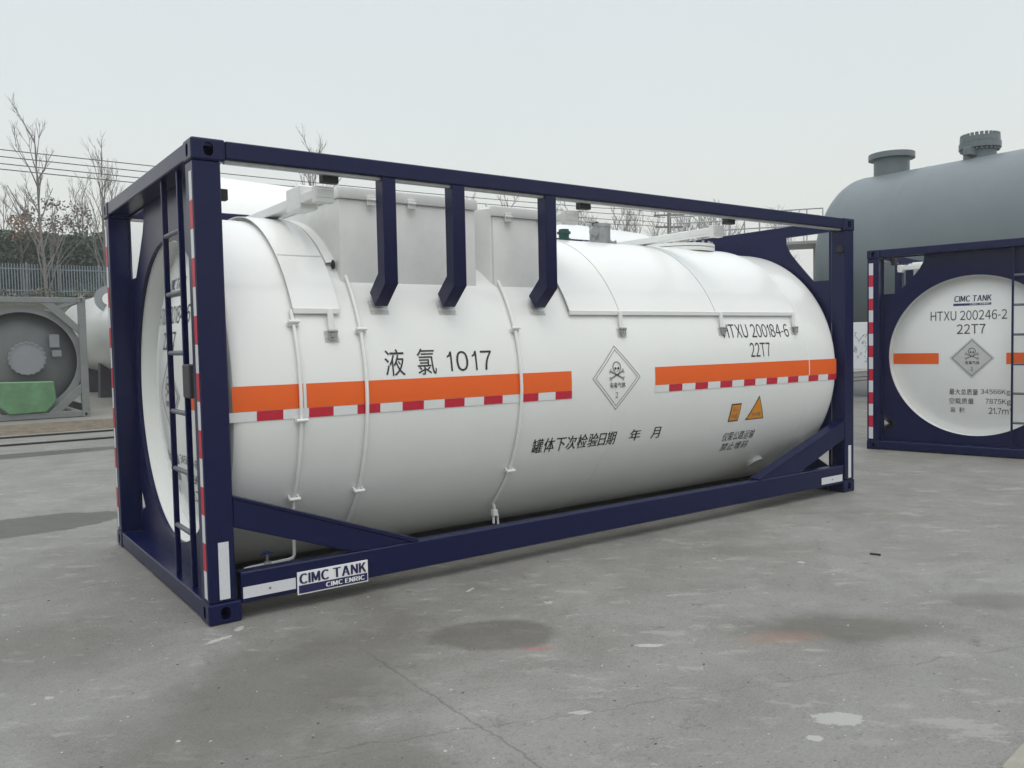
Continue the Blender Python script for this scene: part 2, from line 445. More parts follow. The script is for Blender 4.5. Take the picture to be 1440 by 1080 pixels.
        obj('tank_head', lathe(NB(), prof, (0, YC, HZ), 'X', 128), 'white', root)
    # shell
    prof = [(.178, .99), (.178, 1.09), (.182, 1.118), (.196, 1.138), (.22, 1.148), (.25, TR), (1.5, TR), (3, TR), (4.5, TR)]
    prof += [(L-t, r) for t, r in prof[:6]][::-1]
    shell = obj('tank_shell', lathe(NB(), prof, (0, YC, ZC), 'X', 160), 'white', root)
    for xs in (.602, 5.4375, 3.02):
        obj('weld_seam', lathe(NB(), [(xs-.009, 1.1495), (xs-.005, 1.1518), (xs+.005, 1.1518), (xs+.009, 1.1495)], (0, YC, ZC), 'X', 160), 'white', shell)
    # orange band, reflectors, lettering on both long sides of this container
    def side(name, bm, m, r=TR, lift=.0025, sides=(0,)):
        wrap_side(bm, lift, r); return obj(name, bm, m, shell)
    if side_marks:
        for a, b2 in ((.185, .592), (.612, 2.60), (3.445, 5.43), (5.445, 5.86)): side('orange_band', grid_rect(a, b2, -.056, .084), 'orange')
        side('reflective_tape', tape_strip(.1657, 2.605, -.1125, -.0575, .1522, 0), [mat_tape(), 'red'], lift=.004)
        side('reflective_tape', tape_strip(3.4435, 5.86, -.1125, -.0575, .1522, 0), [mat_tape(), 'red'], lift=.004)
        side('product_name', text_bm('液', (1.125, 1.262, .105, .272)), 'ink')
        side('product_name', text_bm('氯', (1.352, 1.488, .105, .272)), 'ink')
        side('product_number', text_bm('1017', (1.572, 1.92, .118, .250), 0, space=1.9), 'ink')
        side('inspection_text', text_bm('罐体下次检验日期', (2.30, 3.10, -.512, -.395), .012), 'ink')
        side('inspection_text', text_bm('年', (3.245, 3.365, -.50, -.40), .012), 'ink')
        side('inspection_text', text_bm('月', (3.485, 3.58, -.50, -.40), .012), 'ink')
        side('container_number', text_bm('HTXU 200184-6', (4.305, 5.20, .302, .425), -.006), 'ink')
        side('size_code', text_bm('22T7', (4.615, 4.89, .133, .256), -.006), 'ink')
        side('handling_text', text_bm('仅限公路运输', (4.40, 4.82, -.622, -.530)), 'ink')
        side('handling_text', text_bm('禁止堆码', (4.44, 4.80, -.735, -.645)), 'ink')
        placard(side, (3.04, .018), .243)
        # amber stickers
        side('square_sticker', grid_rect(4.385, 4.515, -.425, -.262), 'ink')
        side('square_sticker', grid_rect(4.394, 4.506, -.414, -.273), 'amber', lift=.004)
        side('sticker_text', text_bm('当心', (4.41, 4.49, -.335, -.29)), 'ink2', lift=.005)
        side('sticker_text', text_bm('中毒', (4.41, 4.49, -.40, -.35)), 'ink2', lift=.005)
        def tri(s, cx, cy): return [(cx-.125*s, cy-.073*s), (cx+.125*s, cy-.073*s), (cx, cy+.146*s)]
        side('triangle_sticker', curve_mesh([tri(1.0, 4.74, -.352)]), 'ink')
        side('triangle_sticker', curve_mesh([tri(.88, 4.74, -.352)]), 'amber', lift=.004)
        side('sticker_text', text_bm('当心中毒', (4.68, 4.80, -.395, -.355)), 'ink2', lift=.005)
        # name plate on the bottom rail
        pl = obj('name_plate', box(NB(), (.492, -.004, .078), (.930, .0035, .208), .001), 'plate', root, smooth=False)
        def flat(name, bm, m, y):
            for v in bm.verts: v.co = Vector((v.co.x, y-v.co.z, v.co.y))
            return obj(name, bm, m, pl, smooth=False)
        flat('plate_text', text_bm('CIMC TANK', (.503, .918, .139, .198), .055), 'logo', -.0062)
        flat('plate_stripe', grid_rect(.499, .924, .086, .132), 'logo', -.0062)
        flat('plate_text', text_bm('CIMC ENRIC', (.66, .905, .096, .123), .06), 'plate', -.0082)
    # end markings
    def endm(name, bm, m, lift=.003):
        wrap_head(bm, lift); return obj(name, bm, m, root)
    endm('logo_text', text_bm('CIMC TANK', (1.04, 1.445, 1.872, 1.945), .04, .15), 'logo')
    endm('logo_stripe', grid_rect(1.03, 1.44, 1.825, 1.852), 'logo')
    endm('logo_text', text_bm('CIMC ENRIC', (1.21, 1.43, 1.830, 1.849), .01), 'plate', .005)
    endm('container_number', text_bm(number, (.775, 1.605, 1.650, 1.765), -.008), 'ink')
    endm('size_code', text_bm('22T7', (1.07, 1.38, 1.485, 1.600), -.004), 'ink')
    if not side_marks: endm('orange_band', grid_rect(.335, .868, 1.117, 1.252), 'orange')
    endm('orange_band', grid_rect(1.60, 2.10, 1.117, 1.252), 'orange')
    placard(endm, (1.236, 1.19), .245, True)
    endm('weight_text', text_bm('最大总质量', (.99, 1.305, .742, .815)), 'ink')
    endm('weight_text', text_bm('34566Kg', (1.335, 1.645, .742, .815)), 'ink')
    endm('weight_text', text_bm('空载质量', (.99, 1.26, .632, .702)), 'ink')
    endm('weight_text', text_bm('7875Kg', (1.385, 1.650, .625, .702)), 'ink')
    endm('volume_text', text_bm('容', (1.005, 1.06, .525, .588)), 'ink')
    endm('volume_text', text_bm('积', (1.10, 1.16, .525, .588)), 'ink')
    endm('volume_text', text_bm('21.7m³', (1.42, 1.655, .522, .598)), 'ink')
    # ladder
    for y in (.785, .43): obj('ladder_rail', box(NB(), (.030, y-.011, .1125), (.062, y+.011, 2.4915), .004), nv, root)
    for z in (2.16, 1.812, 1.464, 1.115, .768, .42):
        obj('ladder_rung', cyl(NB(), (.046, .4415, z), (.046, .7735, z), .015, 12), 'rung', root)
    obj('document_holder', box(NB(), (.02, .29, 1.21), (.075, .425, 1.40), .006), 'darkbox', root)
    # sun shields: offset sheets over the top of the shell
    def shield(x0, x1, seams, a0=26, a1=154):
        r0, r1 = 1.174, 1.180; bm = NB(); n = 60
        for (ra, rb, xa, xb) in ((r0, r1, x0, x1),):
            vs = []
            for i in range(n+1):
                th = R(a0 + (a1-a0)*i/n)
                vs.append([bm.verts.new((x, YC - r*math.cos(th), ZC + r*math.sin(th))) for x, r in ((xa, ra), (xb, ra), (xb, rb), (xa, rb))])
            for i in range(n):
                for j in range(4): bm.faces.new((vs[i][j], vs[i][(j+1) % 4], vs[i+1][(j+1) % 4], vs[i+1][j]))
            bm.faces.new(vs[0]); bm.faces.new(vs[-1][::-1])
        bmesh.ops.recalc_face_normals(bm, faces=bm.faces)
        sh = obj('sun_shield', bm, 'white', root)
        for e in (a0, a1):          # lip along the lower edge
            th = R(e); y = YC - 1.183*math.cos(th); z = ZC + 1.183*math.sin(th); s = 1 if e < 90 else -1
            obj('shield_lip', box(NB(), (x0, min(y, y+.012*s)-.004, z-.030), (x1, max(y, y+.012*s)+.004, z+.004), .003), 'white2', sh)
        for xs in seams:
            bm = NB(); vs = []
            for i in range(n+1):
                th = R(a0 + (a1-a0)*i/n)
                vs.append([bm.verts.new((xs+dx, YC - r*math.cos(th), ZC + r*math.sin(th))) for dx, r in ((-.004, 1.1795), (-.002, 1.1835), (.002, 1.1835), (.004, 1.1795))])
            for i in range(n):
                for j in range(3): bm.faces.new((vs[i][j], vs[i][j+1], vs[i+1][j+1], vs[i+1][j]))
            obj('lap_seam', bm, 'grey_film', sh)
        # standoff ribs that carry the sheet
        for xr in [x0+.06, x1-.06]:
            bm = NB(); vs = []
            for i in range(n+1):
                th = R(a0+2 + (a1-a0-4)*i/n)
                vs.append([bm.verts.new((xr+dx, YC - r*math.cos(th), ZC + r*math.sin(th))) for dx, r in ((-.012, 1.149), (-.012, 1.1745), (.012, 1.1745), (.012, 1.149))])
            for i in range(n):
                for j in range(3): bm.faces.new((vs[i][j], vs[i][j+1], vs[i+1][j+1], vs[i+1][j]))
            obj('standoff_rib', bm, 'white2', sh)
        return sh
    def latch(x, sh):
        th = R(25); y = YC-1.19*math.cos(th); z = ZC+1.19*math.sin(th)
        a = Vector((x-.012, y-.008, z+.0)); b2 = Vector((x+.012, YC-1.165*math.cos(R(19.5)), ZC+1.165*math.sin(R(19.5))))
        bm = NB(); d = b2-a
        P = [(a.y-.004, a.z+.01), (a.y+.006, a.z+.006), (b2.y+.010, b2.z), (b2.y-.004, b2.z-.004)]
        prism(bm, P, 0, x-.018, x+.018, .002)
        lt = obj('latch_strap', bm, 'white2', sh)
        bm = NB()
        c = Vector((x, YC-1.168*math.cos(R(18.3)), ZC+1.168*math.sin(R(18.3))))
        tube(bm, [c+Vector((-.03, -.006, .018)), c+Vector((.03, -.006, .018))], .009, 8)
        tube(bm, [c+Vector((-.022, -.01, .01)), c+Vector((-.020, -.012, -.03)), c+Vector((.020, -.012, -.03)), c+Vector((.022, -.01, .01))], .006, 6)
        box(bm, c+Vector((-.014, -.008, -.02)), c+Vector((.014, .01, .012)), .003)
        obj('latch_buckle', bm, 'steel', lt)
        bm = grid_rect(x-.045, x+.045, .318, .395); bmesh.ops.solidify(bm, geom=bm.faces, thickness=.006); wrap_side(bm, 0)
        obj('latch_pad', bm, 'white2', lt)
    s1 = shield(.582, .872, ()); latch(.80, s1)
    s2 = shield(2.668, 5.335, (3.155, 4.255))
    for x in (3.145, 4.295, 5.285): latch(x, s2)
    bm = grid_rect(.588, .868, .925, .932); bmesh.ops.solidify(bm, geom=bm.faces, thickness=.003); wrap_side(bm, .032)
    obj('shield_fold', bm, 'white2', s1)
    # valve boxes
    def vbox(x0, x1, y0, y1, z0, z1, hl):
        bx = obj('valve_box', box(NB(), (x0, y0, z0), (x1, y1, z1-.072), .008, 2), 'white2', root)
        obj('box_lid', box(NB(), (x0-.012, y0-.014, z1-.070), (x1+.012, y1+.014, z1), .006, 2), 'white2', bx)
        for h in hl:
            bm = NB(); box(bm, (h-.028, y0-.028, z1-.105), (h+.028, y0-.0145, z1-.045), .003)
            tube(bm, [(h-.03, y0-.03, z1-.07), (h+.03, y0-.03, z1-.07)], .007, 8)
            obj('hinge', bm, 'white2', bx)
        return bx
    vbox(.95, 1.955, .30, 2.138, 1.70, 2.468, (1.16, 1.45, 1.80))
    vbox(2.105, 2.655, .30, 2.138, 1.70, 2.440, (2.22, 2.52))
    obj('box_link_panel', prism(NB(), [(1.972, .50), (2.09, .315), (2.104, .315), (2.104, 2.12), (1.972, 2.12)], 2, 1.70, 2.425, .003), 'white2', root)
    # flared collar of the front box following the shell
    bm = NB(); vs = []
    for i in range(25):
        th = R(44 + 92*i/24)
        vs.append([bm.verts.new((x, YC - r*math.cos(th), ZC + r*math.sin(th))) for x, r in ((.882, 1.150), (.890, 1.172), (.905, 1.176), (.9495, 1.176))])
    for i in range(24):
        for j in range(3): bm.faces.new((vs[i][j], vs[i][j+1], vs[i+1][j+1], vs[i+1][j]))
    obj('box_collar', bm, 'white2', root)
    # cross channels carrying the walkway
    for x in (.80, 2.70, 4.30):
        ch = obj('walkway_support', box(NB(), (x-.055, .15, 2.362), (x+.055, W-.15, 2.418), .005), 'white2', root)
        for s in (0, 1):
            ya, yb = sorted((miry(.155, s), miry(.21, s)))
            obj('support_bracket', box(NB(), (x-.06, ya, 2.335), (x+.06, yb, 2.4315), .004), 'white2', ch)
    obj('walkway_block', box(NB(), (.738, .40, 2.33), (.862, .62, 2.475), .008), 'white2', root)
    obj('walkway_board', box(NB(), (.76, 1.75, 2.4185), (4.40, 2.15, 2.440), .004), 'white2', root)
    # fittings on top
    rv = NB(); cyl(rv, (3.90, YC, 2.32), (3.90, YC, 2.36), .19, 32); cyl(rv, (3.90, YC, 2.36), (3.90, YC, 2.385), .15, 32)
    for i in range(12):
        q = 2*math.pi*i/12; cyl(rv, (3.9+.168*math.cos(q), YC+.168*math.sin(q), 2.355), (3.9+.168*math.cos(q), YC+.168*math.sin(q), 2.39), .012, 6)
    rv = obj('relief_valve_flange', rv, 'steel', root)
    obj('relief_valve_cover', cyl(cyl(NB(), (3.93, YC, 2.385), (3.93, YC, 2.545), .095, 28), (3.93, YC, 2.52), (3.93, YC, 2.55), .10, 28), 'steel', rv)
    g = NB(); cyl(g, (3.80, YC-.06, 2.36), (3.80, YC-.06, 2.44), .012, 8); cyl(g, (3.80, YC-.08, 2.47), (3.80, YC-.05, 2.47), .045, 20)
    obj('pressure_gauge', g, 'steel', rv)
    obj('vent_tube', tube(NB(), [(3.80, YC-.06, 2.50), (3.79, YC-.06, 2.54), (3.84, YC-.06, 2.56), (3.88, YC-.06, 2.54)], .006, 6), 'black', rv)
    g = NB(); cyl(g, (3.42, YC-.1, 2.33), (3.42, YC-.1, 2.46), .045, 16)
    for z in (2.36, 2.42): cyl(g, (3.42, YC-.1, z), (3.42, YC-.1, z+.02), .06, 16)
    obj('top_valve', g, 'valvegreen', root)
    mh = NB(); cyl(mh, (4.95, YC, 2.33), (4.95, YC, 2.365), .36, 48); cyl(mh, (4.95, YC, 2.372), (4.95, YC, 2.40), .36, 48); cyl(mh, (4.95, YC, 2.36), (4.95, YC, 2.375), .30, 32)
    mh = obj('manhole', mh, 'white2', root)
    bm = NB()
    for i in range(20):
        q = 2*math.pi*i/20; cyl(bm, (4.95+.33*math.cos(q), YC+.33*math.sin(q), 2.34), (4.95+.33*math.cos(q), YC+.33*math.sin(q), 2.425), .014, 6)
    obj('manhole_bolts', bm, 'steel', mh)
    # drain pipes clipped down the side of the shell
    def S(x, arc, d=.02): th = arc/TR; return Vector((x, YC-(TR+d)*math.cos(th), ZC+(TR+d)*math.sin(th)))
    def arcp(x, a, b2, d=.02, n=20): return [S(x, a+(b2-a)*i/n, d) for i in range(n+1)]
    def clip(x, arc, par):
        bm = NB(); c = S(x, arc, .0); th = arc/TR; nrm = Vector((0, -math.cos(th), math.sin(th))); tg = Vector((0, math.sin(th), math.cos(th)))
        for dx in (-.026, .026): tube(bm, [c+Vector((dx, 0, 0)), c+Vector((dx, 0, 0))+nrm*.04], .008, 6)
        tube(bm, [c+Vector((-.034, 0, 0))+nrm*.036, c+Vector((.034, 0, 0))+nrm*.036], .010, 8)
        tube(bm, [c+Vector((-.034, 0, 0))+nrm*.012-tg*.012, c+Vector((.034, 0, 0))+nrm*.012-tg*.012], .009, 6)
        obj('pipe_clip', bm, 'white2', par)
    pts = arcp(.57, .52, -.62); e = pts[-1]
    pts += [e+Vector((0, .012, -.06)), Vector((.57, e.y+.02, .33)), Vector((.57, e.y+.02, .255)), Vector((.56, e.y+.02, .235)), Vector((.53, e.y+.02, .228)),
            Vector((.32, e.y+.02, .222)), Vector((.275, e.y+.02, .218)), Vector((.262, e.y+.02, .205)), Vector((.258, e.y+.02, .17))]
    p1 = obj('drain_pipe', tube(NB(), pts, .0105, 8), 'white2', root)
    for a in (.44, -.12, -.61): clip(.57, a, p1)
    vv = NB(); y = e.y+.02; cyl(vv, (.385, y, .224), (.425, y, .224), .02, 12); cyl(vv, (.405, y, .22), (.405, y, .285), .009, 8)
    vv = obj('drain_valve', vv, 'steel', p1)
    obj('valve_handle', cyl(cyl(NB(), (.405, y, .285), (.405, y, .295), .026, 12), (.37, y, .288), (.44, y, .288), .006, 6), 'valveblue', vv)
    p2 = obj('drain_pipe', tube(NB(), arcp(.985, .80, -1.02, .018, 30), .0115, 8), 'white2', root)
    for a in (.392, -.61): clip(.985, a, p2)
    pts = arcp(2.14, .80, -.95, .018, 30); e = pts[-1]
    pts += [e+Vector((.01, .0, -.03)), e+Vector((.01, 0, -.06))]; e = pts[-1]
    p3 = obj('drain_pipe', tube(NB(), pts, .0115, 8), 'white2', root)
    for a in (.392, -.61): clip(2.14, a, p3)
    bm = NB(); box(bm, e+Vector((-.02, -.02, -.035)), e+Vector((.02, .02, .01)), .004); cyl(bm, e+Vector((-.008, 0, -.02)), e+Vector((-.008, 0, -.09)), .009, 8); tube(bm, [e+Vector((.005, 0, -.01)), e+Vector((.028, 0, -.03)), e+Vector((.032, 0, -.12))], .008, 6)
    obj('drain_outlet', bm, 'white2', p3)
    for x, a in ((.925, .86), (2.085, .88)):
        c = S(x, a, .03); bm = bmesh.new(); bmesh.ops.create_uvsphere(bm, u_segments=12, v_segments=8, radius=.02)
        bmesh.ops.scale(bm, vec=(.6, .9, 1.5), verts=bm.verts); bmesh.ops.translate(bm, vec=c, verts=bm.verts)
        obj('rubber_cap', bm, 'black', root)
    # bolted lug low on the far part of the shell
    bm = NB(); c = S(5.12, -.97, .0); th = -.97/TR; nrm = Vector((0, -math.cos(th), math.sin(th)))
    cyl(bm, c - nrm*.02, c+nrm*.035, .085, 24); obj('earth_lug', bm, 'grey_film', root)
    OFF = Vector((0, 0, 0))
    return root
_tape = []
def mat_tape():
    if not _tape: _tape.append(mat('pale_tape', (.70, .715, .715), .3, var=.03, vscale=40))
    return _tape[0]
def placard(place, c, r, filled=False):
    """diamond hazard placard: double outline, skull over crossed bones, words and class number"""
    cx, cy = c
    dia = lambda k: [(cx-r*k, cy), (cx, cy-r*k), (cx+r*k, cy), (cx, cy+r*k)]
    if filled:
        place('placard', curve_mesh([dia(1)]), 'grey_film', lift=.003)
        place('placard_border', curve_mesh([dia(.90), dia(.86)]), 'ink2', lift=.005)
    else:
        place('placard_border', curve_mesh([dia(1), dia(.972)]), 'ink2')
        place('placard_border', curve_mesh([dia(.88), dia(.855)]), 'ink2')
    s = r
    sx, sy = cx, cy + .33*s
    out = circ(sx, sy, .17*s, 20, R(-35), R(215), False)
    out = out + [(sx-.09*s, sy-.16*s), (sx-.085*s, sy-.25*s), (sx+.085*s, sy-.25*s), (sx+.09*s, sy-.16*s)]
    inner = [(sx+(p[0]-sx)*.86, (sy-.03*s)+(p[1]-(sy-.03*s))*.88) for p in out]
    eyes = [circ(sx-.06*s, sy-.04*s, .04*s, 12), circ(sx+.06*s, sy-.04*s, .04*s, 12), [(sx-.02*s, sy-.14*s), (sx+.02*s, sy-.14*s), (sx, sy-.09*s)]]
    place('skull_emblem', curve_mesh([out, inner]), 'ink', lift=.006)
    bm = NB()
    for e in eyes: merge(bm, curve_mesh([e]))
    place('skull_emblem', bm, 'ink', lift=.006)
    bm = NB()
    for sg in (1, -1):
        a = Vector((sx-.27*s*sg, sy-.12*s-.0)); b = Vector((sx+.27*s*sg, sy-.36*s)); d = (b-a).normalized(); nn = Vector((-d.y, d.x))*.022*s
        merge(bm, curve_mesh([[(p.x, p.y) for p in (a+nn, a-nn, b-nn, b+nn)]]))
        for p in (a, b):
            for q in (1, -1):
                cc = p + Vector((-d.y, d.x))*.035*s*q; merge(bm, curve_mesh([circ(cc.x, cc.y, .034*s, 10), circ(cc.x, cc.y, .02*s, 10)[::-1]]))
    place('crossed_bones', bm, 'ink2', lift=.0045)
    place('placard_text', text_bm('有毒气体', (cx-.30*s, cx+.34*s, cy-.31*s, cy-.14*s), .01), 'ink', lift=.006)
    place('placard_number', text_bm('2', (cx-.045*s, cx+.045*s, cy-.62*s, cy-.44*s)), 'ink', lift=.006)

tank_container((L/2, W/2, 0), 0, 'HTXU 200184-6', 'large white tank with orange band and valve boxes in the near navy frame, side on')
a2 = math.atan2(.213, .977)
o2 = Vector((9.409, -.802, 0)); ux = Vector((math.cos(a2), math.sin(a2), 0)); uy = Vector((-math.sin(a2), math.cos(a2), 0))
tank_container(o2 + ux*L/2 + uy*W/2, a2, 'HTXU 200246-2', 'navy framed white tank seen end on with weights lettering, at the right edge', side_marks=False)

# ------------------------------------------------------------------ grey tank container, far left
def grey_container(loc, label):
    global OFF
    OFF = Vector((W/2, 0, 0))            # x across (0 = left), y away from the viewer, z up
    root = empty('tank_container', loc, 0, label=label, cat='tank container')
    Dp = 6.058; zc = 1.25
    for sy in (0, 1):
        y0, y1 = (0, .15) if sy == 0 else (Dp-.15, Dp)
        for sx in (0, 1):
            x0, x1 = (.004, .15) if sx == 0 else (W-.15, W-.004)
            post = obj('corner_post', box(NB(), (x0, y0+.004, .1185), (x1, y1-.004, H-.1185), .006), 'gframe', root)
            for sz in (0, 1):
                bm = NB(); bm.from_mesh(CAST)
                # casting long side lies along y here
                mt = Matrix(((0, 1, 0, 0), (1, 0, 0, 0), (0, 0, 1, 0), (0, 0, 0, 1)))
                sc = Matrix.Diagonal((-1 if sx else 1, -1 if sy else 1, -1 if sz == 0 else 1, 1))
                bmesh.ops.transform(bm, matrix=Matrix.Translation((W*sx, Dp*sy, (H-.118) if sz else .118)) @ sc @ mt, verts=bm.verts)
                bmesh.ops.recalc_face_normals(bm, faces=bm.faces)
                obj('corner_casting', bm, 'gframe', post, smooth=False)
        obj('top_end_beam', box(NB(), (.1625, y0+.01, 2.47), (W-.1625, y1-.01, 2.585), .006), 'gframe', root)
        obj('bottom_end_beam', box(NB(), (.1625, y0+.01, .012), (W-.1625, y1-.01, .14), .006), 'gframe', root)
        for sx in (0, 1):
            mx = lambda x: x if sx == 0 else W-x
            P = [(.1505, 1.98), (.1505, 1.80), (.86, 2.4695), (.62, 2.4695)]
            obj('brace', prism(NB(), [(mx(p[0]), p[1]) for p in P], 1, y0+.02, y0+.12, .004), 'gframe', root)
            P = [(.1505, .72), (.1505, .52), (.55, .1405), (.80, .1405)]
            obj('brace', prism(NB(), [(mx(p[0]), p[1]) for p in P], 1, y0+.02, y0+.12, .004), 'gframe', root)
    for sx in (0, 1):
        x0, x1 = (.006, .07) if sx == 0 else (W-.07, W-.006)
        obj('top_rail', box(NB(), (x0, .1785, 2.49), (x1, Dp-.1785, 2.586), .006), 'gframe', root)
        obj('bottom_rail', box(NB(), (x0, .1785, .092), (x1, Dp-.1785, .26), .006), 'gframe', root)
    prof = [(.28, 0)]; Rr = 1.10
    for i in range(1, 17):
        q = i/16*math.pi/2; prof.append((.62-.34*math.cos(q), Rr*math.sin(q)))
    prof += [(3, Rr), (5.4, Rr)] + [(Dp-.62+.34*math.cos(i/16*math.pi/2), Rr*math.sin(i/16*math.pi/2)) for i in range(15, -1, -1)]
    obj('tank_shell', lathe(NB(), prof, (YC, 0, zc), 'Y', 96), 'gtank', root)
    bm = lathe(NB(), [(.12, 1.02), (.12, 1.16), (.16, 1.16), (.16, 1.08), (.60, 1.08)], (YC, 0, zc), 'Y', 96)
    obj('saddle_ring', bm, 'gframe', root)
    mc = (YC+.08, zc+.05)
    bm = NB(); cyl(bm, (mc[0], .20, mc[1]), (mc[0], .34, mc[1]), .30, 40); cyl(bm, (mc[0], .13, mc[1]), (mc[0], .21, mc[1]), .345, 40)
    cv = obj('manhole_cover', bm, 'gcover', root)
    bm = NB()
    for i in range(20):
        q = 2*math.pi*i/20; x, z = mc[0]+.335*math.cos(q), mc[1]+.335*math.sin(q); cyl(bm, (x, .10, z), (x, .24, z), .026, 6)
    obj('cover_bolts', bm, 'gcover', cv)
    obj('name_plate', box(NB(), (mc[0]+.44, .20, mc[1]+.22), (mc[0]+.63, .24, mc[1]+.50), .004), 'gcover', root)
    obj('name_plate', box(NB(), (mc[0]+.48, .20, mc[1]+.02), (mc[0]+.66, .24, mc[1]+.16), .004), 'gcover', root)
    P = [(.72, .82), (1.76, .80), (1.80, .38), (1.60, .15), (.92, .13), (.74, .30)]
    obj('protective_cover', prism(NB(), P, 1, -.03, .10, .02), 'green', root)
    OFF = Vector((0, 0, 0))
grey_container((1.89-1.219, 15.55, .075), 'grey unpainted tank in grey frame with green cover, at the left edge')

# ------------------------------------------------------------------ big vessels behind
def hor_tank(name, cx, y0, y1, cz, r, m, label, hd=.5, n=96, axis='Y'):
    """horizontal tank with dished heads, axis along y; root empty on the ground"""
    root = empty(name, (cx, (y0+y1)/2, 0), 0, label=label, cat='storage tank')
    h = r*hd; k = 14; yc = (y0+y1)/2
    prof = [(y0-h*math.cos(i/k*math.pi/2)-yc, r*math.sin(i/k*math.pi/2)) for i in range(k+1)]
    prof += [(y1+h*math.cos(i/k*math.pi/2)-yc, r*math.sin(i/k*math.pi/2)) for i in range(k, -1, -1)]
    obj('tank_shell', lathe(NB(), prof, (0, 0, cz), 'Y', n), m, root)
    return root
v = hor_tank('pressure_vessel', 18.2, -12.0, 6.95, 3.16, 2.2, 'vessel', 'huge blue grey horizontal pressure vessel with two nozzles on top, at the right', hd=.38)
yc = (-12+6.95)/2
def nozzle(y, rn, rf, z1, bolts):
    y -= yc
    bm = NB(); cyl(bm, (0, y, 5.2), (0, y, z1-.12), rn, 40)
    nz = obj('nozzle', bm, 'vessel', v)
    bm = NB(); cyl(bm, (0, y, z1-.13), (0, y, z1), rf, 48); f = obj('flange', bm, 'vessel', nz)
    if bolts:
        bm = NB(); cyl(bm, (0, y, z1+.01), (0, y, z1+.12), rf-.02, 48); obj('blind_cover', bm, 'vessel', nz)
        bm = NB()
        for i in range(24):
            q = 2*math.pi*i/24; x, yy = (rf-.06)*math.cos(q), y+(rf-.06)*math.sin(q); cyl(bm, (x, yy, z1-.18), (x, yy, z1+.19), .035, 6)
        obj('cover_bolts', bm, 'vessel', nz)
        bm = NB(); box(bm, (-.62, y-.08, z1-.32), (-.28, y+.08, z1-.16), .01); obj('davit_bracket', bm, 'vessel', nz)
for yy in (-9.6, -6.6, -3.6, -.6, 2.4, 5.4, 6.9):
    obj('weld_seam', lathe(NB(), [(yy-yc-.012, 2.199), (yy-yc-.006, 2.2045), (yy-yc+.006, 2.2045), (yy-yc+.012, 2.199)], (0, 0, 3.16), 'Y', 96), 'vessel', v)
nozzle(6.52, .40, .52, 5.86, False); nozzle(4.47, .33, .42, 5.70, True)
for yy in (5.6, -1.0, -8.0):
    bm = NB(); prism(bm, [(-1.7, .0), (1.7, .0), (1.9, 2.2), (1.55, 1.63), (1.0, 1.23), (.4, 1.0), (-.4, 1.0), (-1.0, 1.23), (-1.55, 1.63), (-1.9, 2.2)], 1, yy-yc-.15, yy-yc+.15)
    obj('saddle', bm, 'yellowp', v)
# white tank behind the near container, roughly parallel to it
def bg_tank():
    d = Vector((13.14-1.74, 10.23-8.38, 0)).normalized(); ang = math.atan2(d.y, d.x)
    root = empty('storage_tank', (0, 0, 0), ang, label='long white storage tank behind the near container, its top showing under the navy top rail', cat='storage tank')
    nrm = Vector((-d.y, d.x, 0)); r = 1.5; cz = 2.68
    s = Vector((1.74, 8.38, 0)) + nrm*.45; root.location = s + d*6.0
    k = 14; a, b = -5.55, 5.9
    prof = [(a-.75*math.cos(i/k*math.pi/2), r*math.sin(i/k*math.pi/2)) for i in range(k+1)] + [(b+.75*math.cos(i/k*math.pi/2), r*math.sin(i/k*math.pi/2)) for i in range(k, -1, -1)]
    obj('tank_shell', lathe(NB(), prof, (0, 0, cz), 'X', 96), 'white', root)
    for x in (-4.2, 0, 4.2):
        bm = NB(); prism(bm, [(-1.1, 0), (1.1, 0), (1.25, 2.0), (.8, 1.42), (0, 1.15), (-.8, 1.42), (-1.25, 2.0)], 0, x-.12, x+.12); obj('saddle', bm, 'gframe', root)
    bm = NB(); cyl(bm, (-5.2, 0, cz+1.45), (-5.2, 0, cz+1.62), .12, 20); obj('nozzle', bm, 'white2', root)
bg_tank()
# white tank on the left behind the grey container
wt = hor_tank('storage_tank', 4.35, 18.2, 29, 2.10, 1.32, 'white', 'white storage tank with a round side flange, between the grey container and the near frame', hd=.35)
bm = NB(); c = Vector((-1.02, 20.9-23.6, 2.93)); nn = Vector((-.22, -.97, .0)).normalized()
tube(bm, [c-nn*.9, c+nn*.19], .27, 32); tube(bm, [c+nn*.18, c+nn*.26], .37, 32); fl = obj('side_flange', bm, 'gcover', wt)
bm = NB(); tube(bm, [c+nn*.262, c+nn*.29], .17, 24); obj('flange_plug', bm, 'white2', fl)
for yy in (-4.2, 0, 4.2):
    bm = NB(); prism(bm, [(-.95, 0), (.95, 0), (.9, 1.2), (.6, .95), (0, .80), (-.6, .95), (-.9, 1.2)], 1, yy-.2, yy+.2); obj('saddle', bm, 'darkbox', wt)
# display board, platform railing
bd = NB(); box(bd, (15.3, 5.2, .78), (15.34, 6.3, 1.78), .004); bd = obj('notice_board', bd, 'plate'); tag(bd, 'small white board standing in the gap between the two navy frames', 'board')
def doodle():
    bm = NB(); rnd = random.Random(5)
    for i in range(26):
        y = rnd.uniform(5.3, 6.2); z = rnd.uniform(.9, 1.6); n = rnd.randint(3, 6); p = [Vector((15.297, y, z))]
        for k in range(n): p.append(p[-1] + Vector((0, rnd.uniform(-.06, .06), rnd.uniform(-.05, .07))))
        tube(bm, p, .006, 4)
    obj('board_pattern', bm, mat('pale_blue_print', (.30, .38, .42), .6), bd)
doodle()
bm = NB(); box(bm, (15.31, 5.25, 0), (15.34, 5.31, .779), 0); box(bm, (15.31, 6.2, 0), (15.34, 6.26, .779), 0); obj('board_leg', bm, 'steel', bd)

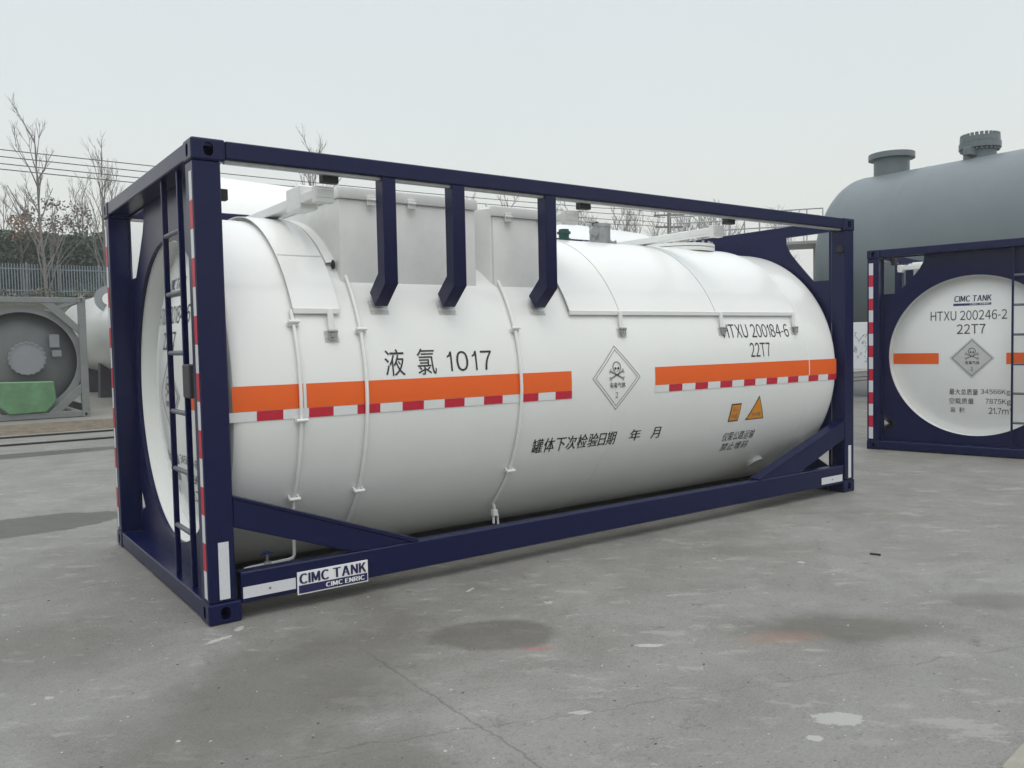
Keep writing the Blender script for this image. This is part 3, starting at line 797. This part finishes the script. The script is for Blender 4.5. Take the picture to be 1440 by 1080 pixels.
def railing():
    root = empty('steel_platform', (17.3, 10.0, 0), R(-52), label='raised grey steel platform with thin railings, beyond the far end of the near container', cat='platform')
    obj('deck', box(NB(), (-2.2, -.6, 3.90), (1.9, .8, 3.98), .005), 'steel', root)
    bm = NB()
    for y in (-.55, .75):
        for i in range(11):
            x = -2.1 + .39*i; cyl(bm, (x, y, 3.98), (x, y, 4.80), .014, 6)
        for z in (4.38, 4.80): tube(bm, [(-2.1, y, z), (1.8, y, z)], .018, 6)
    for x in (-1.6, -.4, .9): tube(bm, [(x, -.55, 3.98), (x+.35, -.55, 4.80)], .012, 6)
    obj('railing', bm, 'steel', root)
    for x in (-2.0, 1.7):
        for y in (-.5, .7): obj('leg', box(NB(), (x-.05, y-.05, 0), (x+.05, y+.05, 3.899), .004), 'steel', root)
railing()
def small_tank():
    root = empty('small_tank', (9.6, 4.6, 0), R(20), label='white upright tank with pipes glimpsed behind the far end frame of the near container', cat='tank')
    bm = lathe(NB(), [(.3, 0), (.3, .5), (2.15, .5), (2.35, .42), (2.45, .22), (2.48, 0)], (0, 0, 0), 'Z', 40); obj('tank_shell', bm, 'white', root)
    bm = NB(); cyl(bm, (.1, 0, 2.44), (.1, 0, 2.62), .07, 16); cyl(bm, (.1, 0, 2.60), (.1, 0, 2.64), .12, 16); tube(bm, [(-.2, -.1, 2.4), (-.2, -.1, 2.66), (-.42, -.1, 2.70), (-.58, -.1, 2.5), (-.58, -.1, 1.6)], .03, 8)
    obj('top_pipe', bm, 'steel', root)
    for q in range(3):
        x, y = .38*math.cos(q*2.09), .38*math.sin(q*2.09); obj('leg', box(NB(), (x-.04, y-.04, 0), (x+.04, y+.04, .34), .003), 'steel', root)
small_tank()

# ------------------------------------------------------------------ trees
def branch_tree(name, x, y, z0, h, r, seed, label, cat, group=None, spread=.33, m='bark', lean=(0, 0), nb=16, first=.35, levels=3, twig=.008):
    rnd = random.Random(seed); bm = NB()
    root = empty(name, (x, y, z0), 0, label=label, cat=cat, group=group)
    def wob(p, d, ln, ra, rb, n, lev):
        pts = [p.copy()]; dd = d.copy()
        for i in range(n):
            dd = (dd + Vector((rnd.uniform(-.12, .12), rnd.uniform(-.12, .12), rnd.uniform(.0, .12)))).normalized()
            pts.append(pts[-1] + dd*ln/n)
        tube(bm, pts, ra, 5 if lev < 2 else 3, rb, cap=False); return pts, dd
    # trunk
    h *= .86
    n = 12; tp = [Vector((0, 0, 0))]; d = Vector((lean[0], lean[1], 1)).normalized()
    for i in range(n):
        d = (d + Vector((rnd.uniform(-.035, .035), rnd.uniform(-.035, .035), .03))).normalized(); tp.append(tp[-1] + d*h/n)
    tb = NB(); tube(tb, tp, r*1.15, 8, max(twig, r*.12)); obj('trunk', tb, m, root)
    def sub(p, d, ln, ra, lev):
        pts, dd = wob(p, d, ln, ra, max(twig*.5, ra*.3), 4 if lev < 2 else 3, lev)
        if lev >= levels: return
        for k in range(rnd.randint(3, 5) if lev < 2 else rnd.randint(2, 4)):
            t = rnd.uniform(.25, .95); i = min(int(t*(len(pts)-1)), len(pts)-2); q = pts[i].lerp(pts[i+1], t*(len(pts)-1)-i)
            ax = Vector((rnd.uniform(-1, 1), rnd.uniform(-1, 1), rnd.uniform(-.2, .6))).normalized()
            nd = (dd + ax*rnd.uniform(.35, .75)).normalized(); nd.z = max(nd.z, .05)
            sub(q, nd.normalized(), ln*rnd.uniform(.35, .6), max(twig, ra*.5), lev+1)
    for k in range(nb):
        t = first + (1-first)*(k+rnd.random())/nb*.97; i = min(int(t*n), n-1); q = tp[i].lerp(tp[i+1], t*n-i)
        az = k*2.4 + rnd.uniform(-.5, .5); sp = spread*rnd.uniform(.8, 1.9)
        nd = Vector((math.cos(az)*sp, math.sin(az)*sp, 1)).normalized()
        sub(q, nd, h*(.42-.30*t)*rnd.uniform(.6, 1.1), r*(.42-.25*t)+twig, 1)
    obj('crown', bm, m, root, smooth=False)
    return root
def at(px, py, d):
    """ground position in the direction of a photograph pixel column, d metres off"""
    a, b, c = 0.9451, -0.0490, -0.0205
    fwd = Vector((math.cos(b)*math.cos(a), math.cos(b)*math.sin(a), math.sin(b))); right = Vector((math.sin(a), -math.cos(a), 0)); up = right.cross(fwd)
    r2 = math.cos(c)*right + math.sin(c)*up; u2 = -math.sin(c)*right + math.cos(c)*up
    return Vector((-1.2215, -4.4899, 1.481)) + d*(fwd + r2*(px-720)/1166.17 - u2*(py-540)/1166.17)
G1 = 'bare trees behind the yard'
p = at(66, 400, 33); branch_tree('bare_tree', p.x, p.y, 0, at(52, 135, 33).z, .095, 11, 'tallest bare tree, at the far left with a thick pale trunk before the fence', 'tree', G1, .40, lean=(-.02, .0), nb=18)
p = at(141, 400, 36); branch_tree('bare_tree', p.x, p.y, 0, at(136, 165, 36).z, .075, 23, 'slender bare tree just left of the near container corner', 'tree', G1, .26, nb=17)
p = at(437, 300, 55); branch_tree('bare_tree', p.x, p.y, 0, at(437, 162, 55).z, .14, 5, 'lone bare tree whose twigs rise over the navy top rail', 'tree', G1, .42, nb=18, first=.5)
for i, (px, top, d, lb) in enumerate(((10, 240, 60, 'faint bare tree at the very left edge of the view'), (28, 252, 66, 'faint far bare tree left of the tallest bare tree'), (112, 235, 62, 'faint bare tree between the two tall bare trees'), (124, 225, 70, 'thin faint far tree just left of the slender bare tree'), (160, 215, 64, 'faint bare tree against the top of the left frame beam'))):
    p = at(px, 300, d); branch_tree('bare_tree', p.x, p.y, 0, at(px, top, d).z, .12, 40+i, lb, 'tree', G1, .34, nb=14, first=.3, levels=3, twig=.011)
words = ['just right of the second hanger', 'below the top rail between the second and third hangers', 'left of the utility pole', 'right beside the utility pole', 'right of the utility pole over the manhole', 'above the white manhole of the near tank', 'above the far end of the sun shield', 'left of the steel platform']
for i, (px, top, d) in enumerate(((668, 262, 90), (712, 268, 84), (800, 288, 95), (872, 298, 90), (905, 290, 100), (950, 296, 84), (985, 302, 92), (1015, 300, 98))):
    p = at(px, 300, d); branch_tree('bare_tree', p.x, p.y, 0, at(px, top-26, d).z, .16, 60+i, 'faint twiggy tree in the distance ' + words[i], 'tree', G1, .5, nb=15, first=.3, levels=3, twig=.02)
def far_wood():
    rnd = random.Random(77); bm = NB()
    for k in range(46):
        px = rnd.uniform(470, 1120); d = rnd.uniform(88, 112); p = at(px, 300, d); h = at(px, rnd.uniform(290, 318), d).z
        tube(bm, [(p.x, p.y, 0), (p.x+rnd.uniform(-.4, .4), p.y, h*.55), (p.x+rnd.uniform(-.6, .6), p.y, h)], .13, 4, .02, cap=False)
        for q in range(60):
            z = h*rnd.uniform(.3, .95); a = rnd.uniform(0, 6.28); ln = (h-z)*.35+rnd.uniform(.5, 1.6); q0 = Vector((p.x, p.y, z)); dd = Vector((math.cos(a)*.6, math.sin(a)*.6, 1)).normalized()
            q1 = q0 + dd*ln; tube(bm, [q0, q1], .022, 3, .01, cap=False)
            for w in range(3):
                t = rnd.uniform(.3, .9); q2 = q0.lerp(q1, t); tube(bm, [q2, q2+Vector((rnd.uniform(-.6, .6), rnd.uniform(-.6, .6), rnd.uniform(.2, .8)))], .014, 3, .008, cap=False)
    o = obj('far_wood', bm, 'bark', smooth=False); tag(o, 'faint line of bare winter trees far beyond the yard', 'wood', kind='stuff')
far_wood()
def leaves(bm, rnd, c, rad, n, size, flat=1.):
    for _ in range(n):
        while True:
            q = Vector((rnd.uniform(-1, 1), rnd.uniform(-1, 1), rnd.uniform(-1, 1)))
            if q.length < 1: break
        q = q*(q.length**-.35 if q.length > .05 else 1)
        p = Vector((c[0]+q.x*rad[0], c[1]+q.y*rad[1], c[2]+q.z*rad[2]))
        a = Vector((rnd.gauss(0, 1), rnd.gauss(0, 1), rnd.gauss(0, 1))).normalized(); b = a.orthogonal().normalized(); s = size*rnd.uniform(.6, 1.4)
        b = (b + a.cross(b)*rnd.uniform(-1, 1)).normalized(); w = a.cross(b)
        bm.faces.new([bm.verts.new(p + b*s*u + w*s*t) for u, t in ((-1, -.4), (0, -.7), (1, .1), (.1, .6))])
def evergreen(x, y, z0, h, w, seed, label):
    rnd = random.Random(seed); root = empty('evergreen_tree', (x, y, z0), 0, label=label, cat='tree', group='dark evergreen trees behind the fence')
    tb = NB(); tube(tb, [(0, 0, 0), (.1, 0, h*.5), (0, .1, h*.85)], .16, 7, .05); obj('trunk', tb, 'barkd', root)
    bm = NB()
    for k in range(26):
        t = rnd.random(); az = rnd.uniform(0, 6.28); rr = w*.5*math.sqrt(rnd.random())*(1-.45*t*t)
        leaves(bm, rnd, (rr*math.cos(az), rr*math.sin(az), h*(.18+.72*t)), (w*.27, w*.27, h*.16), 620, .12)
    obj('crown', bm, 'ever', root, smooth=False)
ew = ['low dark evergreen at the left edge above the fence', 'dark evergreen left of the thick pale trunk', 'dark evergreen right behind the thick pale trunk', 'dark evergreen right of the thick pale trunk under dry leaves', 'dark evergreen halfway to the navy frame', 'lower dark evergreen next to the left navy post', 'dark evergreen hidden behind the left frame end']
for i, (px, top, d) in enumerate(((-15, 345, 42), (14, 332, 41), (42, 340, 43), (72, 338, 41), (100, 333, 42), (128, 340, 44), (156, 350, 42))):
    p = at(px, 400, d); evergreen(p.x, p.y, 2.6, at(px, top-1, d).z-2.6, 5.4, 100+i, ew[i])
def leafy(px, d, top, bot, w, seed, mt, n, label, size):
    p = at(px, 400, d); h = at(px, top, d).z; zb = at(px, bot, d).z
    root = branch_tree('leafy_tree', p.x, p.y, 2.6, h-2.6-.3, .10, seed, label, 'tree', None, .55, 'barkd', nb=7, first=.45, levels=3)
    rnd = random.Random(seed); bm = NB()
    for k in range(30):
        az = rnd.uniform(0, 6.28); rr = w*.5*math.sqrt(rnd.random()); t = rnd.random()
        leaves(bm, rnd, (rr*math.cos(az), rr*math.sin(az), zb-2.6+(h-zb)*t*(1-.4*(rr/w*2)**2)), (w*.16, w*.16, (h-zb)*.14), n//30, size)
    obj('foliage', bm, mt, root, smooth=False)
leafy(37, 38, 292, 335, 1.5, 201, 'autumn', 420, 'small tree with orange autumn leaves above the evergreens at left', .07)
leafy(84, 38.5, 276, 330, 2.8, 202, 'dry', 700, 'broad tree with sparse dry brown leaves around the tallest bare trunk', .065)

# ------------------------------------------------------------------ fence, utility pole, cables
def fence():
    root = empty('picket_fence', (0, 33.5, 3.72), 0, label='pale steel picket fence on the bank below the dark evergreens at left', cat='fence')
    bm = NB(); x = -26.0
    while x < 16: box(bm, (x, -.012, .06), (x+.034, .012, 1.30), 0); x += .10
    obj('pickets', bm, 'picket', root, smooth=False)
    for z in (.22, 1.08): obj('rail', box(NB(), (-26, .013, z), (16, .045, z+.05), 0), 'picket', root, smooth=False)
    for i in range(17): obj('post', box(NB(), (-26+i*2.6, .046, -.05), (-25.93+i*2.6, .12, 1.36), 0), 'picket', root, smooth=False)
fence()
def pole():
    p = at(941, 300, 60)
    root = empty('utility_pole', (p.x, p.y, 0), R(-35), label='dark utility pole with cross arms far off above the near tank', cat='utility pole')
    bm = NB(); cyl(bm, (0, 0, 0), (0, 0, 11.0), .20, 12, .14); obj('pole', bm, 'concrete_post', root)
    for z, w in ((10.45, 1.1), (9.6, 1.0)):
        ar = obj('cross_arm', box(NB(), (-w, -.06, z), (w, .06, z+.12), .005), 'concrete_post', root)
        for x in (-w+.1, -.35, .35, w-.1):
            bm = NB(); cyl(bm, (x, 0, z+.12), (x, 0, z+.3), .05, 8); obj('insulator', bm, 'steel', ar)
    return p
pp = pole()
for i, (y0, dz, lb) in enumerate(((203, 10.75, 'topmost'), (213, 10.35, 'second from top'), (223, 9.9, 'third from top'), (231, 9.55, 'lowest'))):
    a = at(-60, y0-9, (dz-1.48)*1166/(498-y0)); a.z = dz; b = Vector((pp.x-.6+.4*i, pp.y+.5-.3*i, dz)); n = 24; pts = []
    for k in range(n+1):
        t = k/n; q = a.lerp(b, t); q.z -= .35*4*t*(1-t)*(0 if t > .9 else 1)*.6; pts.append(q)
    o = obj('power_cable', tube(NB(), pts, .022, 5), 'cable', smooth=False)
    tag(o, lb + ' of the four thin power cables crossing the sky at left', 'cable', 'overhead power cables')

# ------------------------------------------------------------------ ground
def ground_mat():
    m = bpy.data.materials.new('worn_concrete'); m.use_nodes = True; nt = m.node_tree; b = nt.nodes['Principled BSDF']
    L_ = nt.links.new
    geo = nt.nodes.new('ShaderNodeNewGeometry')
    def N(scale, detail=6, rough=.6, vec=None, dist=0.):
        n = nt.nodes.new('ShaderNodeTexNoise'); n.inputs['Scale'].default_value = scale; n.inputs['Detail'].default_value = detail
        n.inputs['Roughness'].default_value = rough; n.inputs['Distortion'].default_value = dist
        L_(vec or geo.outputs['Position'], n.inputs['Vector']); return n
    def MR(src, a, b_, c=0., d=1., smooth=False):
        r = nt.nodes.new('ShaderNodeMapRange'); r.inputs[1].default_value = a; r.inputs[2].default_value = b_; r.inputs[3].default_value = c; r.inputs[4].default_value = d
        if smooth: r.interpolation_type = 'SMOOTHSTEP'
        L_(src, r.inputs[0]); return r.outputs[0]
    def MA(op, a, b_):
        r = nt.nodes.new('ShaderNodeMath'); r.operation = op
        for i, s in enumerate((a, b_)):
            if isinstance(s, (int, float)): r.inputs[i].default_value = s
            else: L_(s, r.inputs[i])
        return r.outputs[0]
    def MIX(f, a, b_):
        r = nt.nodes.new('ShaderNodeMix'); r.data_type = 'RGBA'
        if isinstance(f, float): r.inputs[0].default_value = f
        else: L_(f, r.inputs[0])
        for i, s in ((6, a), (7, b_)):
            if isinstance(s, tuple): r.inputs[i].default_value = (*s, 1)
            else: L_(s, r.inputs[i])
        return r.outputs[2]
    base = MIX(MR(N(.35, 5, .6).outputs['Fac'], .35, .65), (.168, .166, .152), (.225, .225, .212))
    base = MIX(MR(N(1.7, 8, .7, dist=.5).outputs['Fac'], .42, .66, 0., .75), base, (.115, .112, .099))
    fine = N(95, 4, .7); base = MIX(MR(fine.outputs['Fac'], .40, .70, 0., .6), base, (.30, .295, .27))
    grit = N(38, 5, .75); base = MIX(MR(grit.outputs['Fac'], .54, .66, 0., .55), base, (.10, .097, .085))
    # directional scuffs
    mp = nt.nodes.new('ShaderNodeMapping'); mp.inputs['Scale'].default_value = (1, 2.4, 1)
    m0 = nt.nodes.new('ShaderNodeMapping'); m0.inputs['Rotation'].default_value = (0, 0, R(36)); L_(geo.outputs['Position'], m0.inputs[0]); L_(m0.outputs[0], mp.inputs[0])
    base = MIX(MR(N(3.2, 8, .72, mp.outputs[0]).outputs['Fac'], .56, .66, 0., .55), base, (.32, .315, .29))
    base = MIX(MR(N(1.15, 9, .74, mp.outputs[0]).outputs['Fac'], .60, .615, 0., .45), base, (.33, .325, .30))
    base = MIX(MR(N(6.5, 9, .78, mp.outputs[0]).outputs['Fac'], .615, .635, 0., .75), base, (.38, .375, .35))
    base = MIX(MR(N(4.1, 9, .8).outputs['Fac'], .36, .40, .6, 0.), base, (.09, .086, .075))
    # pale flecks of paint
    vo = nt.nodes.new('ShaderNodeTexVoronoi'); vo.inputs['Scale'].default_value = 2.6; vo.inputs['Randomness'].default_value = 1
    L_(geo.outputs['Position'], vo.inputs['Vector'])
    dn = MA('ADD', vo.outputs['Distance'], MR(N(14, 4).outputs['Fac'], 0, 1, -.10, .10))
    pick = MR(vo.outputs['Color'], .62, .66)
    fleck = MA('MULTIPLY', MR(dn, .045, .06, 1., 0.), pick)
    base = MIX(MA('MULTIPLY', fleck, .75), base, (.42, .42, .40))
    rough = MR(N(.8, 6, .65, dist=.4).outputs['Fac'], .35, .7, .42, .78)
    spn = nt.nodes.new('ShaderNodeSeparateXYZ'); L_(geo.outputs['Position'], spn.inputs[0])
    wob = N(2.4, 6, .7); wx = MR(wob.outputs['Fac'], 0, 1, -.55, .55)
    wob2 = N(15, 7, .75); wx2 = MR(wob2.outputs['Fac'], .25, .75, -1.1, 1.1)
    def blob(cx, cy, rx, ry, rot=0., soft=.25, w=1., fine_=False):
        dx = MA('SUBTRACT', spn.outputs['X'], cx); dy = MA('SUBTRACT', spn.outputs['Y'], cy); c, s = math.cos(rot), math.sin(rot)
        u = MA('ADD', MA('MULTIPLY', dx, c/rx), MA('MULTIPLY', dy, s/rx)); v_ = MA('ADD', MA('MULTIPLY', dx, -s/ry), MA('MULTIPLY', dy, c/ry))
        d = MA('SQRT', MA('ADD', MA('MULTIPLY', u, u), MA('MULTIPLY', v_, v_)), 0)
        d = MA('ADD', d, MA('MULTIPLY', wx2 if fine_ else wx, w))
        return MR(d, 1-soft, 1+soft, 1., 0., True)
    # dark damp stains
    for a in ((.1, -1.0, 1.0, .45, .5, .5, 1.2, .6), (1.12, -1.05, .33, .22, -.6, .15, .5, .65), (2.55, -2.1, .5, .2, -.7, .5, 1.2, .75), (3.6, -2.4, .3, .14, -.7, .5, 1, .5), (-.05, -2.0, .5, .3, 1, .5, 1.2, .5), (-.8, .2, .5, .5, 0, .5, 1.2, .35), (3.6, -.9, .6, .18, -.7, .5, 1., .25)):
        f = blob(a[0], a[1], a[2], a[3], a[4], a[5], a[6]); base = MIX(MA('MULTIPLY', f, a[7]), base, (.088, .083, .068))
    # orange and red overspray, pale splash
    base = MIX(MA('MULTIPLY', blob(2.20, -1.98, .20, .08, -.5, .5, .5, True), .24), base, (.34, .16, .09))
    base = MIX(MA('MULTIPLY', blob(1.17, -1.34, .08, .02, -.6, .5, .6, True), .4), base, (.42, .08, .06))
    base = MIX(MA('MULTIPLY', blob(1.62, -2.66, .10, .055, -.75, .06, .6, True), .85), base, (.36, .36, .34))
    base = MIX(MA('MULTIPLY', blob(1.42, -2.70, .03, .02, -.75, .06, .7, True), .85), base, (.38, .38, .36))
    for a in ((-.02, -.22, .075, .018, .3), (.12, -.12, .04, .02, .8), (-1.3, .25, .10, .03, .2), (.88, -2.0, .045, .016, -.5), (1.62, -1.65, .06, .022, -.6), (1.45, -.32, .05, .012, .5), (-.25, -2.2, .045, .02, .3)):
        base = MIX(MA('MULTIPLY', blob(a[0], a[1], a[2], a[3], a[4], .08, .6, True), .8), base, (.42, .42, .39))
    # hairline joint across the foreground and one in the yard
    def line(x0, y0, ang, w, amp, strength, lo=None, hi=None):
        nonlocal base
        c, s = math.cos(ang), math.sin(ang)
        d = MA('ADD', MA('MULTIPLY', MA('SUBTRACT', spn.outputs['X'], x0), -s), MA('MULTIPLY', MA('SUBTRACT', spn.outputs['Y'], y0), c))
        t = MA('ADD', MA('MULTIPLY', MA('SUBTRACT', spn.outputs['X'], x0), c), MA('MULTIPLY', MA('SUBTRACT', spn.outputs['Y'], y0), s))
        d = MA('ABSOLUTE', MA('ADD', d, MA('MULTIPLY', MR(N(3.5, 6, .7).outputs['Fac'], 0, 1, -1, 1), amp)), 0)
        f = MR(d, w*.4, w*1.6, strength, 0.)
        if lo is not None: f = MA('MULTIPLY', f, MA('MULTIPLY', MR(t, lo, lo+.3), MR(t, hi-.3, hi, 1., 0.)))
        base = MIX(f, base, (.05, .048, .042))
    line(.5, -.9, math.pi/2, .005, .05, .42, -5, .2)
    line(-2.5, 1.0, R(8), .006, .06, .35, -2, 2.6)
    line(.6, -1.9, R(-20), .004, .09, .35, -1, 3)
    # wet strips in the yard at left: puddles that mirror the sky
    wet = MA('MAXIMUM', blob(-.78, 3.70, 1.12, .46, .0, .05, .55), blob(-1.0, 9.4, 3.3, .34, .02, .12, .5))
    wet2 = MA('MAXIMUM', blob(3.3, -2.0, 1.1, .5, -.7, .6, 1.3), blob(0.4, -1.0, 1.3, .6, .4, .6, 1.3))
    base = MIX(MA('MULTIPLY', wet, .92), base, (.058, .054, .040))
    rough = MA('MULTIPLY', rough, MR(wet, 0, 1, 1., .75)); rough = MA('MULTIPLY', rough, MR(wet2, 0, 1, 1., .75))
    L_(base, b.inputs['Base Color']); L_(rough, b.inputs['Roughness'])
    bp = nt.nodes.new('ShaderNodeBump'); bp.inputs['Distance'].default_value = .012; bp.inputs['Strength'].default_value = .45
    hgt = MA('ADD', fine.outputs['Fac'], MA('MULTIPLY', grit.outputs['Fac'], .8)); hgt = MA('MULTIPLY', hgt, MR(wet, 0, 1, 1., .08))
    L_(hgt, bp.inputs['Height']); L_(bp.outputs[0], b.inputs['Normal'])
    return m
gm = ground_mat()
def sheet(name, x0, x1, y0, y1, z, m, nx=1, ny=1):
    bm = NB(); vs = [[bm.verts.new((x0+(x1-x0)*i/nx, y0+(y1-y0)*j/ny, z)) for j in range(ny+1)] for i in range(nx+1)]
    for i in range(nx):
        for j in range(ny): bm.faces.new((vs[i][j], vs[i+1][j], vs[i+1][j+1], vs[i][j+1]))
    return obj(name, bm, m, smooth=False)
tag(sheet('ground', -300, 400, -200, 400, 0, gm, 4, 4), kind='structure', label='grey worn concrete yard')
slab = mat('pale_slab_concrete', (.20, .195, .175), .85, bump=.4, bscale=30, var=.15, vscale=2, dirt=.4)
soil = mat('brown_soil', (.135, .11, .08), .95, bump=.8, bscale=18, var=.35, vscale=5)
bm = NB(); box(bm, (-60, 14.3, -.05), (60, 33, .075), 0); tag(obj('raised_pavement', bm, slab, smooth=False), kind='structure')
bm = NB()
nx = 90
rows = []
rnd = random.Random(3)
for i in range(nx+1):
    x = -25 + 50*i/nx; rows.append([bm.verts.new((x, 12.95+rnd.uniform(-.08, .08), -.01)), bm.verts.new((x, 13.3, .045+rnd.uniform(-.02, .02))), bm.verts.new((x, 13.9, .10+rnd.uniform(-.03, .03))), bm.verts.new((x, 14.45, .083))])
for i in range(nx):
    for j in range(3): bm.faces.new((rows[i][j], rows[i+1][j], rows[i+1][j+1], rows[i][j+1]))
tag(obj('soil_verge', bm, soil), kind='structure')
rail_m = mat('rusty_rail_steel', (.035, .030, .026), .6, metal=.3, var=.3)
for y, w in ((12.35, .09), (10.95, .07)):
    bm = NB(); box(bm, (-60, y, .001), (60, y+w, .03), .004)
    o = obj('crane_rail', bm, rail_m, smooth=False)
    tag(o, 'dark crane rail let into the yard beside the brown soil' if y > 12 else 'dark crane rail nearer the long puddle', 'rail', 'crane rails crossing the yard')
bankm = mat('bank_scrub', (.07, .075, .05), .95, bump=1, bscale=6, var=.5, vscale=1.5)
bm = NB(); prism(bm, [(30.2, -.1), (33.2, 3.6), (33.4, 3.7), (80, 3.7), (80, -.1)], 0, -60, 60); tag(obj('bank', bm, bankm, smooth=False), kind='structure')
def scrub():
    bm = NB(); rnd = random.Random(8)
    for k in range(170):
        x = rnd.uniform(-14, 10); leaves(bm, rnd, (x, 33.3+rnd.uniform(-.3, .6), 3.75+rnd.uniform(0, .15)), (.4, .3, .22), 26, .06)
    o = obj('undergrowth', bm, leaf_mat('scrub_leaves', (.05, .06, .035), (.26, .25, .20)), smooth=False); tag(o, 'scrubby undergrowth along the foot of the picket fence', 'undergrowth', kind='stuff')
scrub()
# strip of darker road and lighter kerb beyond, seen between the frames
tag(sheet('road', 17.6, 60, 6.2, 60, .004, mat('far_asphalt', (.07, .07, .066), .8, var=.2)), kind='structure')
# pale board lying at the near right corner of the picture
bm = NB(); box(bm, (0, -.30, 0), (1.6, .0, .018), .002)
o = obj('timber_plank', bm, mat('weathered_timber', (.26, .25, .21), .8, var=.15, vscale=12, bump=.3, bscale=40)); o.location = (1.70, -3.225, .0005); o.rotation_euler = (0, 0, R(7))
tag(o, 'pale weathered plank lying on the ground at the bottom right corner', 'plank')
# dark chip on the concrete
bm = NB(); box(bm, (-.035, -.008, 0), (.035, .008, .012), .004); o = obj('wood_chip', bm, 'black'); o.location = (4.0, -1.42, .0005); o.rotation_euler = (0, 0, R(-70)); tag(o, 'tiny dark chip lying on the concrete before the far frame corner', 'chip')

def grit():
    rnd = random.Random(21); bms = [NB(), NB()]
    for k in range(900):
        d = 2.2 + 9*rnd.random()**1.5; a = .9451 + rnd.uniform(-.62, .62); x, y = -1.22+d*math.cos(a), -4.49+d*math.sin(a)
        if -.05 < x < 6.1 and -.02 < y < 2.5: continue
        if x > 9: continue
        s_ = rnd.uniform(.0025, .008)*(1.6 if rnd.random() < .06 else 1); bm = bms[rnd.random() < .35]
        n = rnd.randint(4, 6); h = s_*rnd.uniform(.3, .8); az = rnd.uniform(0, 6.28)
        lo = [bm.verts.new((x+s_*rnd.uniform(.7, 1.3)*math.cos(az+6.283*i/n), y+s_*rnd.uniform(.5, 1)*math.sin(az+6.283*i/n), .0005)) for i in range(n)]
        tp = bm.verts.new((x, y, h))
        for i in range(n): bm.faces.new((lo[i], lo[(i+1) % n], tp))
    for bm, mt, lb in ((bms[0], mat('pale_grit', (.38, .37, .34), .9), 'pale grit and stone crumbs scattered over the yard'), (bms[1], mat('dark_grit', (.07, .065, .055), .9), 'dark grit crumbs scattered over the yard')):
        tag(obj('grit', bm, mt, smooth=False), lb, 'grit', kind='stuff')
grit()
# ------------------------------------------------------------------ haze
def haze():
    bm = NB(); box(bm, (-290, -190, -1.0), (390, 390, 26), 0)
    m = bpy.data.materials.new('thin_haze'); m.use_nodes = True; nt = m.node_tree
    nt.nodes.remove(nt.nodes['Principled BSDF']); v = nt.nodes.new('ShaderNodeVolumePrincipled')
    v.inputs['Color'].default_value = (.93, .95, .96, 1); v.inputs['Density'].default_value = .0016; v.inputs['Anisotropy'].default_value = .2
    nt.links.new(v.outputs[0], nt.nodes['Material Output'].inputs['Volume'])
    me = bpy.data.meshes.new('haze'); bm.to_mesh(me); bm.free(); me.materials.append(m)
    o = bpy.data.objects.new('haze', me); C.objects.link(o); tag(o, kind='stuff')
haze()
